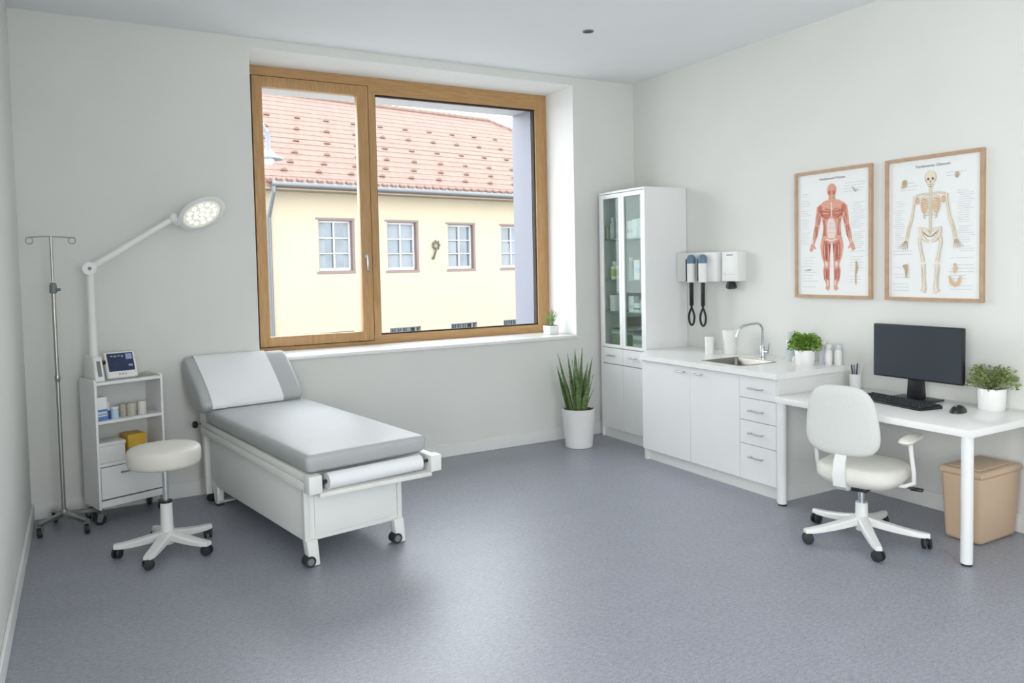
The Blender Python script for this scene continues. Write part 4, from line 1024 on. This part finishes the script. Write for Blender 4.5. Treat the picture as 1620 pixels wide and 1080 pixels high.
strip2(m_, [(C, 0.70), (C, 0.60)], [0.012, 0.008], d3); strip2(m_, [(C-0.004, 0.59), (C-0.004, 0.55), (C, 0.49), (C, 0.44)], [0.03, 0.072, 0.076, 0.06], d2)
strip2(m_, [(C-0.05, 0.435), (C, 0.42), (C+0.05, 0.435)], [0.006, 0.014, 0.006], d3)
for s in (-1, 1):
    disc2(m_, (C+s*0.042, 0.252), 0.012, 0.020, d3); strip2(m_, [(C+s*0.157, 0.43), (C+s*0.163, 0.40)], 0.008, d3); strip2(m_, [(C+s*0.033, 0.13), (C+s*0.030, 0.09)], 0.010, d3)
m_.mi = 4
disc2(m_, (C+0.018, 0.735), 0.012, 0.014, d3); strip2(m_, [(0.525, 0.27), (0.53, 0.22), (0.520, 0.17), (0.522, 0.10)], [0.010, 0.022, 0.010, 0.006], d1)
for s in (-1, 1): strip2(m_, [(C+s*0.010, 0.790), (C+s*0.024, 0.790)], 0.008, d3)
m_.mi = 5; strip2(m_, [(0.49, 0.80), (0.52, 0.765), (0.54, 0.78)], [0.004, 0.014, 0.003], d1); strip2(m_, [(0.08, 0.20), (0.14, 0.21)], [0.004, 0.012], d1)
m_.mi = 3
for s in (-1, 1):
    for (a, b, c, d) in ((0.062, 0.40, 0.058, 0.30), (0.024, 0.38, 0.028, 0.28), (0.072, 0.56, 0.070, 0.47), (0.108, 0.63, 0.122, 0.55), (0.050, 0.21, 0.049, 0.13), (0.130, 0.52, 0.150, 0.43), (0.02, 0.64, 0.075, 0.655), (0.02, 0.62, 0.08, 0.628)):
        strip2(m_, [(C+s*a, b), (C+s*(a+c)/2, (b+d)/2), (C+s*c, d)], [0.001, 0.004, 0.001], d3)
m_.mi = 0
for k in range(4): strip2(m_, [(C-0.034, 0.585-0.035*k), (C+0.030, 0.585-0.035*k)], 0.0025, d3)
m_.build('muscle_figure', mats, p1, 'red printed drawing of the muscles of a standing figure', recalc=False)

LAY[0] = 0
p2 = poster('framed anatomy chart with the pale skeleton, right of the two', -2.603, 'Fundamenta Obensen')
m_ = MB(); textlines(m_, 0.06, 0.14, 0.34, 0.66, 0.015, rnd); textlines(m_, 0.48, 0.60, 0.32, 0.70, 0.014, rnd); textlines(m_, 0.05, 0.20, 0.06, 0.33, 0.022, rnd, 0.4); textlines(m_, 0.43, 0.60, 0.06, 0.30, 0.022, rnd, 0.3); textlines(m_, 0.10, 0.25, 0.72, 0.80, 0.022, rnd); textlines(m_, 0.40, 0.55, 0.78, 0.82, 0.02, rnd)
m_.build('small_print', 'inkpale', p2); LAY[0] = 0
m_ = MB(); mats = ['bone', 'boneline', 'bonedark', 'orange']; C = 0.312
def bonepart(pts, w, k=1.0):
    m_.mi = 1; strip2(m_, pts, [x+0.0045 for x in w], d1); m_.mi = 0; strip2(m_, pts, w, d2)
m_.mi = 1; disc2(m_, (C, 0.800), 0.039, 0.045, d1); m_.mi = 0; disc2(m_, (C, 0.803), 0.035, 0.041, d2)
bonepart([(C, 0.77), (C+0.002, 0.742)], [0.050, 0.030])
m_.mi = 2
for s in (-1, 1): disc2(m_, (C+s*0.015, 0.792), 0.008, 0.008, d3)
disc2(m_, (C, 0.774), 0.004, 0.007, d3); strip2(m_, [(C-0.014, 0.757), (C+0.016, 0.757)], 0.003, d3); strip2(m_, [(C-0.006, 0.742), (C+0.008, 0.742)], 0.006, d3)
bonepart([(C, 0.735), (C, 0.69)], [0.016, 0.016])
for k in range(19):
    v = 0.70-0.0145*k; m_.mi = 1; strip2(m_, [(C-0.010, v), (C+0.010, v)], 0.010, d1); m_.mi = 0; strip2(m_, [(C-0.008, v), (C+0.008, v)], 0.006, d2)
for s in (-1, 1):
    def X(u): return C+s*u
    m_.mi = 3; disc2(m_, (X(0.040), 0.625), 0.024, 0.05, D0+0.0002)
    bonepart([(X(0.008), 0.698), (X(0.055), 0.700), (X(0.100), 0.690)], [0.006, 0.005, 0.008])
    for k in range(9):
        v = 0.678-0.0155*k; w = 0.066*(0.72+0.28*math.sin(pi*min(1, (k+2)/9)))
        m_.mi = 1; strip2(m_, [(X(0.010), v+0.006), (X(w*0.6), v+0.008), (X(w), v-0.004), (X(w*0.7), v-0.018)], 0.0062, d2)
        m_.mi = 0; strip2(m_, [(X(0.010), v+0.0065), (X(w*0.6), v+0.0085), (X(w*0.97), v-0.003)], 0.0038, d3)
    m_.mi = 3; disc2(m_, (X(0.085), 0.655), 0.014, 0.024, D0+0.0002)
    bonepart([(X(0.103), 0.690), (X(0.106), 0.66), (X(0.118), 0.59), (X(0.126), 0.54)], [0.020, 0.010, 0.009, 0.013])
    bonepart([(X(0.124), 0.535), (X(0.145), 0.47), (X(0.158), 0.405)], [0.008, 0.006, 0.008]); bonepart([(X(0.131), 0.535), (X(0.155), 0.47), (X(0.166), 0.405)], [0.007, 0.005, 0.007])
    for a in (-0.012, -0.002, 0.008, 0.018, 0.03):
        m_.mi = 1; strip2(m_, [(X(0.163+a*0.3), 0.398), (X(0.168+a), 0.365), (X(0.172+a*1.5), 0.335+abs(a)*0.6)], [0.006, 0.0045, 0.003], d1)
    bonepart([(X(0.006), 0.43), (X(0.035), 0.462), (X(0.068), 0.475), (X(0.060), 0.43), (X(0.030), 0.395), (X(0.008), 0.388)], [0.016, 0.026, 0.018, 0.018, 0.014, 0.012])
    bonepart([(X(0.066), 0.418), (X(0.072), 0.38), (X(0.058), 0.31), (X(0.046), 0.255)], [0.018, 0.013, 0.011, 0.020])
    bonepart([(X(0.046), 0.240), (X(0.043), 0.215), (X(0.040), 0.15), (X(0.036), 0.095)], [0.026, 0.013, 0.009, 0.014]); bonepart([(X(0.056), 0.225), (X(0.050), 0.15), (X(0.044), 0.095)], [0.006, 0.004, 0.006])
    bonepart([(X(0.036), 0.092), (X(0.042), 0.075), (X(0.050), 0.060)], [0.022, 0.026, 0.030])
m_.mi = 2; strip2(m_, [(C-0.045, 0.448), (C-0.02, 0.425), (C, 0.418), (C+0.02, 0.425), (C+0.045, 0.448)], 0.004, d3)
m_.mi = 1; disc2(m_, (0.135, 0.78), 0.018, 0.022, d1); disc2(m_, (0.485, 0.80), 0.012, 0.02, d1); strip2(m_, [(0.14, 0.24), (0.15, 0.20), (0.15, 0.15)], [0.036, 0.022, 0.008], d1)
m_.mi = 3; disc2(m_, (0.128, 0.755), 0.016, 0.010, d2); strip2(m_, [(0.475, 0.245), (0.475, 0.21), (0.475, 0.18)], [0.012, 0.026, 0.006], d1)
strip2(m_, [(0.44, 0.165), (0.45, 0.125), (0.475, 0.105), (0.50, 0.125), (0.51, 0.165)], [0.012, 0.022, 0.026, 0.022, 0.012], d1)
m_.build('skeleton_figure', mats, p2, 'pale printed drawing of a standing skeleton', recalc=False)

# ------------------------------------------------------------------ plants on floor and sill
sn = thing('snake_plant', 'tall green snake plant in a white tapered pot in the room corner', 'potted plant', (-0.845, -0.205, 0))
m_ = MB(); m_.lathe([(0, 0), (0.118, 0), (0.124, 0.006), (0.152, 0.335), (0.156, 0.345), (0.156, 0.352), (0.146, 0.352), (0.140, 0.33), (0, 0.33)], n=48, caps=False); m_.build('pot', 'ceramic', sn)
m_ = MB(); m_.lathe([(0.139, 0.331), (0.135, 0.338), (0, 0.342)], n=24, caps=False); m_.build('soil', 'soil', sn)
def blade(mb, base, tip, w, bend, tw, n=9, curl=0.35):
    b = Vector(base); t = Vector(tip); bd = Vector(bend); ring = []
    for k in range(n+1):
        f = k/n; p = b.lerp(t, f) + bd*math.sin(pi*f)
        ww = w*(0.75+0.5*f if f < 0.4 else 0.95*(1-((f-0.4)/0.6)**1.6)+0.0)*0.5 + 0.0008
        a = tw + f*0.5; s = Vector((cos(a), sin(a), 0)); nrm = Vector((-sin(a), cos(a), 0))
        ring.append([p-s*ww+nrm*ww*curl, p-s*ww*0.45, p+s*ww*0.45, p+s*ww+nrm*ww*curl, p+s*ww*0.45+nrm*0.004, p-s*ww*0.45+nrm*0.004])
    mb.ring([[tuple(v) for v in r] for r in ring])
m_ = MB()
BL = [((0.0, 0, 0.34), (0.02, 0.0, 0.53)), ]
rs_ = random.Random(21)
tips = [(-0.215, 0.0, 0.865), (-0.21, -0.05, 0.70), (-0.195, 0.05, 0.745), (-0.095, 0.02, 0.855), (-0.09, -0.05, 0.80), (-0.03, 0.0, 0.895), (0.01, -0.06, 0.82), (0.055, 0.0, 0.895), (0.05, 0.05, 0.80), (0.10, -0.03, 0.76),
        (0.165, 0.0, 0.80), (0.145, 0.05, 0.74), (0.125, -0.07, 0.66), (0.165, -0.02, 0.515), (-0.19, -0.04, 0.505), (0.0, -0.09, 0.68), (-0.06, -0.09, 0.64), (0.06, -0.10, 0.60), (-0.13, 0.03, 0.66)]
for i, t_ in enumerate(tips):
    bx = t_[0]*0.38; by = t_[1]*0.5 + rs_.uniform(-0.03, 0.03)
    blade(m_, (bx, by, 0.33), t_, rs_.uniform(0.045, 0.06) if t_[2] > 0.55 else 0.034, (t_[0]*-0.04, 0, 0.0), rs_.uniform(-0.7, 0.7))
m_.build('leaves', 'snake', sn, ang=70)
sp_ = thing('sill_plant', 'small spiky green plant in a white square pot on the window sill', 'potted plant', (-0.775, 0.345, 0.982), radians(5))
m_ = MB(); m_.hexa([(-0.052, -0.052, 0), (0.052, -0.052, 0), (0.052, 0.052, 0), (-0.052, 0.052, 0), (-0.057, -0.057, 0.085), (0.057, -0.057, 0.085), (0.057, 0.057, 0.085), (-0.057, 0.057, 0.085)], 0.006); m_.build('pot', 'ceramic', sp_)
m_ = MB(); m_.box(-0.048, 0.048, -0.048, 0.048, 0.084, 0.089, 0.002, 1); m_.build('soil', 'soil', sp_)
m_ = MB(); rs_ = random.Random(4)
for i in range(46):
    a = rs_.uniform(0, 2*pi); r = rs_.uniform(0.01, 0.085); h = rs_.uniform(0.06, 0.165)*(1.1-r*3.5)
    blade(m_, (rs_.uniform(-.025, .025), rs_.uniform(-.025, .025), 0.085), (r*cos(a), r*sin(a), 0.085+max(0.03, h)), 0.010, (0, 0, 0.01), rs_.uniform(-1.5, 1.5), 5)
blade(m_, (0.02, 0, 0.085), (0.125, 0, 0.235), 0.008, (0, 0, 0.0), 0.2, 5)
m_.build('leaves', 'grassy', sp_, ang=70)

# ------------------------------------------------------------------ trolley (left)
TR = radians(19); TO = Vector((-4.70, -0.285, 0)); TW, TD = 0.445, 0.262
def tl(x, y, z): return tuple(TO + Matrix.Rotation(TR, 3, 'Z') @ Vector((x, y, z)))
tr = thing('equipment_trolley', 'white open-shelf trolley with one drawer in the left corner', 'trolley', TO, TR)
for x0 in (0.0, TW-0.016):
    m_ = MB(); m_.prism([(0, 0.105), (TD, 0.105), (TD, 0.945), (TD-0.02, 0.962), (0.02, 0.962), (0, 0.945)], x0, x0+0.016, 'x', 0.002, 1); m_.build('side_panel', 'white', tr)
for z0, z1, nm in ((0.925, 0.945, 'shelf'), (0.668, 0.688, 'shelf'), (0.385, 0.403, 'shelf'), (0.115, 0.160, 'bottom_panel')):
    m_ = MB(); m_.box(0.016, TW-0.016, 0.002, TD-0.002, z0, z1, 0.002, 1); m_.build(nm, 'white', tr)
m_ = MB(); m_.box(0.016, TW-0.016, TD-0.010, TD-0.002, 0.16, 0.925); m_.build('back_panel', 'carcass', tr)
m_ = MB(); m_.box(0.019, TW-0.019, 0.0, 0.016, 0.170, 0.380, 0.002, 1); dr = m_.build('drawer', 'white', tr)
m_ = MB(); m_.tube([(0.135, -0.02, 0.335), (0.29, -0.02, 0.335)], 0.005); m_.tube([(0.15, 0.0, 0.335), (0.15, -0.02, 0.335)], 0.004); m_.tube([(0.275, 0.0, 0.335), (0.275, -0.02, 0.335)], 0.004); m_.build('handle', 'wheelgrey', dr)
for x, y, a in ((0.025, 0.03, 2.4), (TW-0.03, 0.03, 0.4), (0.03, TD-0.035, 2.0), (TW-0.03, TD-0.035, 1.0)): caster_fork(tr, x, y, 0.034, a, 0.118)
# shelf contents
def tbox(name, label, cat, x0, x1, y0, y1, z, h, m, group=None, bev=0.003):
    c = tl((x0+x1)/2, (y0+y1)/2, z); t = thing(name, label, cat, c, TR, group)
    w = (x1-x0)/2; d = (y1-y0)/2; mb = MB(); mb.box(-w, w, -d, d, 0, h, bev); b = mb.build('box_body', m, t)
    return t, w, d
S2, S3, S1 = 0.688, 0.403, 0.945
t, w, d = tbox('medicine_carton', 'tall white and blue striped box on the upper trolley shelf, far left', 'box', 0.020, 0.086, 0.03, 0.10, S2, 0.155, 'paper')
for z0, z1 in ((0.058, 0.075), (0.0, 0.028), (0.036, 0.042), (0.046, 0.05)):
    m_ = MB(); m_.box(-w-0.001, w+0.001, -d-0.001, d+0.001, z0+0.0005, z1); m_.build('printed_band', 'blue', t)
bottle('bottle', 'small deep blue bottle with a clear top on the upper trolley shelf', 'bottle', tl(0.103, 0.07, S2), 0.0145, 0.115, 'deepblue', 'clear', 0.7, 0.05)
canister('tub', 'pale blue white lidded tub on the upper trolley shelf', tl(0.142, 0.06, S2), 0.024, 0.078, m1='paleblue', m2='white_plastic', cat='tub')
for i, (x, y, h, lb) in enumerate(((0.215, 0.105, 0.082, 'beige gauze roll at the back of the upper trolley shelf'), (0.250, 0.06, 0.088, 'beige gauze roll in the middle of the upper trolley shelf'), (0.322, 0.065, 0.092, 'pale gauze roll standing at the right end of the upper trolley shelf'))):
    m_ = MB(); r = 0.029; m_.lathe([(0.010, 0), (r-.002, 0), (r, 0.003), (r, h-0.003), (r-.002, h), (0.010, h), (0.010, h-0.02), (0, h-0.02)], n=28, caps=False); m_.cyl((0, 0, 0), (0, 0, 0.002), 0.011)
    o = m_.build('gauze_roll', 'tan' if i < 2 else 'cream_vinyl'); at(o, tl(x, y, S2)); tag(o, lb, 'gauze roll', 'gauze rolls on the trolley')
t, w, d = tbox('storage_box', 'white lidded storage box on the lower trolley shelf', 'box', 0.022, 0.190, 0.03, 0.19, S3, 0.112, 'white_plastic', bev=0.006)
m_ = MB(); m_.box(-w-0.004, w+0.004, -d-0.004, d+0.004, 0.110, 0.136, 0.006); m_.build('lid', 'white_plastic', t)
t, w, d = tbox('carton', 'bright yellow cardboard box on the lower trolley shelf', 'box', 0.225, 0.345, 0.07, 0.21, S3, 0.152, 'yellow')
m_ = MB(); m_.box(-w+0.006, w-0.006, -d-0.0012, -d+0.001, 0.015, 0.137); m_.build('printed_panel', 'yellow', t)
# vital signs monitor on top
vm = thing('vital_signs_monitor', 'small white medical monitor with a dark blue screen on the trolley', 'medical monitor', tl(0.205, 0.09, S1), TR-radians(4))
R_ = Matrix.Translation((0, 0, 0.005)) @ Matrix.Rotation(radians(-24), 4, 'X')
m_ = MB(); m_.box(-0.098, 0.098, -0.045, 0.0, 0.0, 0.185, 0.012, 3, R_); bmesh.ops.translate(m_.bm, vec=(0, -0.01, 0.0), verts=m_.bm.verts)
lo = min(v.co.z for v in m_.bm.verts); bmesh.ops.translate(m_.bm, vec=(0, 0, -lo), verts=m_.bm.verts); vb = m_.build('monitor_housing', 'white_plastic', vm)
m_ = MB(); m_.box(-0.082, 0.082, -0.0468, -0.0445, 0.045, 0.172, 0.0, 2, R_); bmesh.ops.translate(m_.bm, vec=(0, -0.01, -lo), verts=m_.bm.verts); scn = m_.build('screen', 'devscreen', vb)
m_ = MB()
m_.box(0.035, 0.075, -0.0475, -0.0465, 0.125, 0.165, 0, 2, R_); m_.box(0.045, 0.072, -0.0475, -0.0465, 0.075, 0.088, 0, 2, R_)
for k in range(4): m_.box(-0.06+k*0.022, -0.045+k*0.022, -0.0475, -0.0465, 0.148-0.004*(k % 2), 0.156, 0, 2, R_)
bmesh.ops.translate(m_.bm, vec=(0, -0.01, -lo), verts=m_.bm.verts); m_.build('readout', 'devscreen2', scn)
m_ = MB()
for x in (-0.02, 0.0, 0.018): m_.cyl(tuple(R_ @ Vector((x, -0.0445, 0.024))), tuple(R_ @ Vector((x, -0.048, 0.024))), 0.005, n=12)
bmesh.ops.translate(m_.bm, vec=(0, -0.01, -lo), verts=m_.bm.verts); m_.build('buttons', 'wheelgrey', vb)
m_ = MB(); m_.prism([(0.0, 0.0), (0.075, 0.0), (0.035, 0.10)], -0.06, 0.06, 'x', 0.004); m_.build('rear_stand', 'white_plastic', vm)
m_ = MB(); m_.box(-0.07, 0.07, -0.075, 0.075, 0, 0.0035, 0.001, 1); m_.box(-0.05, 0.055, -0.055, 0.065, 0.0035, 0.0065, 0.001, 1)
o = m_.build('surgical_towel', 'green_pack'); at(o, tl(0.345, 0.12, S1), TR+0.15); tag(o, 'folded green grey cloth at the right end of the trolley top', 'cloth')

# ------------------------------------------------------------------ examination lamp
lm_loc = tl(0.050, 0.125, S1)
lp_ = thing('examination_lamp', 'white articulated examination lamp with a round lit head on the trolley', 'lamp', lm_loc, 0)
RL = Matrix.Rotation(TR, 4, 'Z')
m_ = MB(); m_.hexa([tuple(RL @ Vector(p)) for p in ((-0.032, -0.105, 0), (0.032, -0.105, 0), (0.032, 0.10, 0), (-0.032, 0.10, 0), (-0.030, -0.06, 0.165), (0.030, -0.06, 0.165), (0.030, 0.095, 0.17), (-0.030, 0.095, 0.17))], 0.012, 3); lb = m_.build('lamp_base', 'white_plastic', lp_)
m_ = MB(); m_.hexa([tuple(RL @ Vector(p)) for p in ((-0.010, -0.1045, 0.035), (0.012, -0.1045, 0.035), (0.012, -0.09, 0.035), (-0.010, -0.09, 0.035), (-0.010, -0.075, 0.135), (0.012, -0.075, 0.135), (0.012, -0.06, 0.135), (-0.010, -0.06, 0.135))], 0.003); m_.build('slot', 'wheelgrey', lb)
m_ = MB(); m_.cyl(tuple(RL @ Vector((0.03, -0.03, 0.12))), tuple(RL @ Vector((0.058, -0.03, 0.12))), 0.014); m_.build('clamp_knob', 'black', lp_)
PZ = 1.692-S1
m_ = MB(); m_.lathe([(0.029, 0.16), (0.027, 0.24), (0.0265, 0.245), (0.0265, 0.34), (0.0245, 0.345), (0.0235, PZ-0.03), (0, PZ-0.03)], n=24); m_.build('lower_arm', 'white_plastic', lp_)
J = Vector((0, 0, PZ)); E_ = Vector((-4.185-lm_loc[0], -0.15-lm_loc[1], 2.02-S1))
m_ = MB(); m_.cyl((0.0, -0.044, PZ), (0.0, 0.044, PZ), 0.042, n=28); m_.cyl((0, 0, PZ-0.04), (0, 0, PZ), 0.024)
m_.build('elbow_joint', 'white_plastic', lp_)
m_ = MB(); m_.cyl((0.0, -0.047, PZ), (0.0, -0.042, PZ), 0.011); m_.build('elbow_bolt', 'wheelgrey', lp_)
dA = (E_-J).normalized()
m_ = MB(); m_.tube([J+dA*0.03, J.lerp(E_, 0.5), E_], [0.026, 0.024, 0.020], 18); m_.build('upper_arm', 'white_plastic', lp_)
m_ = MB(); m_.ball(E_+dA*0.02, (0.036, 0.036, 0.036), 18); m_.build('head_joint', 'white_plastic', lp_)
# head disc
HC = Vector((-3.985-lm_loc[0], -0.15-lm_loc[1], 2.066-S1))
fwd = Vector((0.132, 0.989, 0.072)).normalized()      # direction the head is turned away from
ax_ = Vector((0.991, -0.132, 0))*cos(radians(27)) + Vector((0, 0, 1))*sin(radians(27)); ax_ = (ax_ - fwd*ax_.dot(fwd)).normalized()
perp = fwd.cross(ax_); perp = perp if perp.z < 0 else -perp
nrm = (-fwd*0.58 + perp*0.81).normalized()
sd = nrm.cross(ax_).normalized()
Rm = Matrix((ax_, sd, nrm)).transposed().to_4x4(); Tm = Matrix.Translation(HC) @ Rm @ Matrix.Scale(0.93, 4)
def hx(mb): bmesh.ops.transform(mb.bm, matrix=Tm, verts=mb.bm.verts); return mb
m_ = MB(); m_.lathe([(0, -0.045), (0.09, -0.042), (0.15, -0.030), (0.178, -0.010), (0.180, 0.004), (0.172, 0.010), (0.146, 0.010), (0.143, 0.004), (0, 0.002)], n=56, caps=False); lh = hx(m_).build('lamp_head', 'white_plastic', lp_, ang=50)
m_ = MB(); m_.cyl((0, 0, 0.003), (0, 0, 0.007), 0.140, n=48); hx(m_).build('lens', 'led_back', lh, 'glowing round lens')
m_ = MB()
for rr_, nn in ((0.0, 1), (0.05, 6), (0.10, 12)):
    for k in range(nn):
        a = 2*pi*k/nn+rr_*3; m_.cyl((rr_*cos(a), rr_*sin(a), 0.0068), (rr_*cos(a), rr_*sin(a), 0.010), 0.019, 0.017, 14)
hx(m_).build('led_array', 'led', lh, 'ring of bright white leds')
m_ = MB(); m_.tube([E_+dA*0.02, HC-ax_*0.165-nrm*0.02], [0.024, 0.030], 16); m_.build('head_mount', 'white_plastic', lp_)

# ------------------------------------------------------------------ IV stand
IVX, IVY = -4.905, -0.185
iv = thing('infusion_stand', 'thin steel infusion stand with two hooks in the left corner', 'infusion stand', (IVX, IVY, 0))
m_ = MB(); m_.cyl((0, 0, 0.095), (0, 0, 1.575), 0.0125, n=18); lo_ = m_.build('lower_pole', 'steel', iv)
m_ = MB(); m_.cyl((0, 0, 1.575), (0, 0, 1.903), 0.0085, n=16); m_.build('upper_pole', 'steel', iv)
m_ = MB(); m_.lathe([(0.0125, 1.535), (0.021, 1.54), (0.021, 1.585), (0.017, 1.60), (0.009, 1.605)], n=20); m_.cyl((0.015, -0.01, 1.56), (0.04, -0.02, 1.56), 0.009); m_.build('height_clamp', 'wheelgrey', iv)
m_ = MB(); m_.lathe([(0.013, 0.965), (0.0165, 0.97), (0.0165, 1.0), (0.013, 1.01)], n=20, caps=False); m_.build('pole_collar', 'steel', iv)
m_ = MB(); m_.tube([(-0.125, -0.0, 1.896), (-0.05, 0, 1.902), (0.05, 0, 1.900), (0.132, 0, 1.893)], 0.0045, 10); m_.build('cross_bar', 'steel', iv)
for s, cx_ in ((-1, -0.118), (1, 0.118)):
    m_ = MB(); m_.tube([(cx_+s*0.018+0.0*s, 0, 1.895)] + [(cx_+0.020*cos(a), 0, 1.875+0.021*sin(a)) for a in [(pi/2 - s*(k*0.42+0.5)) for k in range(13)]], 0.0035, 8); m_.build('hook', 'steel', iv)
for a in (226, 302, 10, 108):
    A_ = radians(a); R0 = {226: 0.198, 302: 0.25}.get(a, 0.185)
    m_ = MB(); rings = []
    for k in range(6):
        f = k/5; r = R0*f+0.0; zz = 0.112-0.020*f; w = 0.020-0.005*f; h = 0.026-0.008*f
        rings.append([(r*cos(A_)-u*sin(A_), r*sin(A_)+u*cos(A_), zz+v) for u, v in ((-w, -h), (w, -h), (w, 0), (0, 0.004), (-w, 0))])
    m_.ring(rings); m_.build('base_leg', 'steel', iv)
    caster_fork(iv, R0*cos(A_)*0.97, R0*sin(A_)*0.97, 0.033, radians(80), 0.085, 'wheelgrey')
m_ = MB(); m_.lathe([(0.03, 0.082), (0.032, 0.108), (0.02, 0.125), (0.0, 0.125)], n=24); m_.build('hub', 'steel', iv)

# ------------------------------------------------------------------ light
w = bpy.data.worlds.new('overcast_sky'); SC.world = w; w.use_nodes = True
nt = w.node_tree; bg = nt.nodes['Background']
tcw = nt.nodes.new('ShaderNodeTexCoord'); spx = nt.nodes.new('ShaderNodeSeparateXYZ'); rw = nt.nodes.new('ShaderNodeValToRGB')
nt.links.new(tcw.outputs['Generated'], spx.inputs[0]); nt.links.new(spx.outputs['Z'], rw.inputs[0])
rw.color_ramp.elements[0].position = 0.0; rw.color_ramp.elements[0].color = (0.97, 0.98, 1.0, 1); rw.color_ramp.elements[1].position = 0.9; rw.color_ramp.elements[1].color = (0.88, 0.93, 1.0, 1)
nt.links.new(rw.outputs[0], bg.inputs['Color']); bg.inputs['Strength'].default_value = 6.5
def area(name, loc, rot, sx, sy, power, col, portal=False):
    l = bpy.data.lights.new(name, 'AREA'); l.shape = 'RECTANGLE'; l.size = sx; l.size_y = sy; l.energy = power; l.color = col
    if portal: l.cycles.is_portal = True
    o = bpy.data.objects.new(name, l); COL.objects.link(o); o.location = loc; o.rotation_euler = rot; return o
area('window_portal', (-2.15, 1.03, 2.1), (radians(-90), 0, 0), 2.9, 2.2, 1, (1, 1, 1), True)
area('front_opening_portal', (-3.65, FY-0.1, 1.9), (radians(90), 0, 0), 1.5, 2.0, 1, (1, 1, 1), True)  # sky sampling guide for the added front opening
area('front_fill_light', (-3.65, FY-0.05, 1.9), (radians(90), 0, 0), 1.45, 1.95, 30, (0.95, 0.975, 1.0))  # added fill lamp in the front opening, brightens the room from behind
area('side_opening_portal', (LX-0.1, -5.7, 1.55), (0, radians(-90), 0), 2.4, 2.1, 1, (1, 1, 1), True)  # sky sampling guide for the added side opening
area('side_fill_light', (LX-0.06, -5.7, 1.55), (0, radians(-90), 0), 2.35, 2.05, 42, (0.96, 0.98, 1.0))  # added fill lamp in the side opening, brightens surfaces facing left
# ------------------------------------------------------------------ camera
F, CX, CY, yaw, pitch, roll = 1205.41, 801.03, 477.17, 0.5092014, 0.0465192, -0.0208689
f = Vector((sin(yaw)*cos(pitch), cos(yaw)*cos(pitch), -sin(pitch))); rt = Vector((cos(yaw), -sin(yaw), 0)); up = rt.cross(f)
Rv = rt*cos(roll)+up*sin(roll); Uv = -rt*sin(roll)+up*cos(roll)
cam = bpy.data.cameras.new('camera'); cam.sensor_width = 36; cam.sensor_fit = 'HORIZONTAL'; cam.lens = F/1620*36
cam.shift_x = (810-CX)/1620; cam.shift_y = -(540-CY)/1620
cam.clip_start = 0.05; cam.clip_end = 200
co = bpy.data.objects.new('camera', cam); COL.objects.link(co)
Rc = Matrix((Rv, Uv, -f)).transposed().to_4x4()
co.matrix_world = Matrix.Translation((-4.751436, -5.898589, 1.65)) @ Rc
SC.camera = co
vs = SC.view_settings; vs.view_transform = 'Standard'; vs.look = 'None'; vs.gamma = 1; vs.use_curve_mapping = False; vs.exposure = 0.10
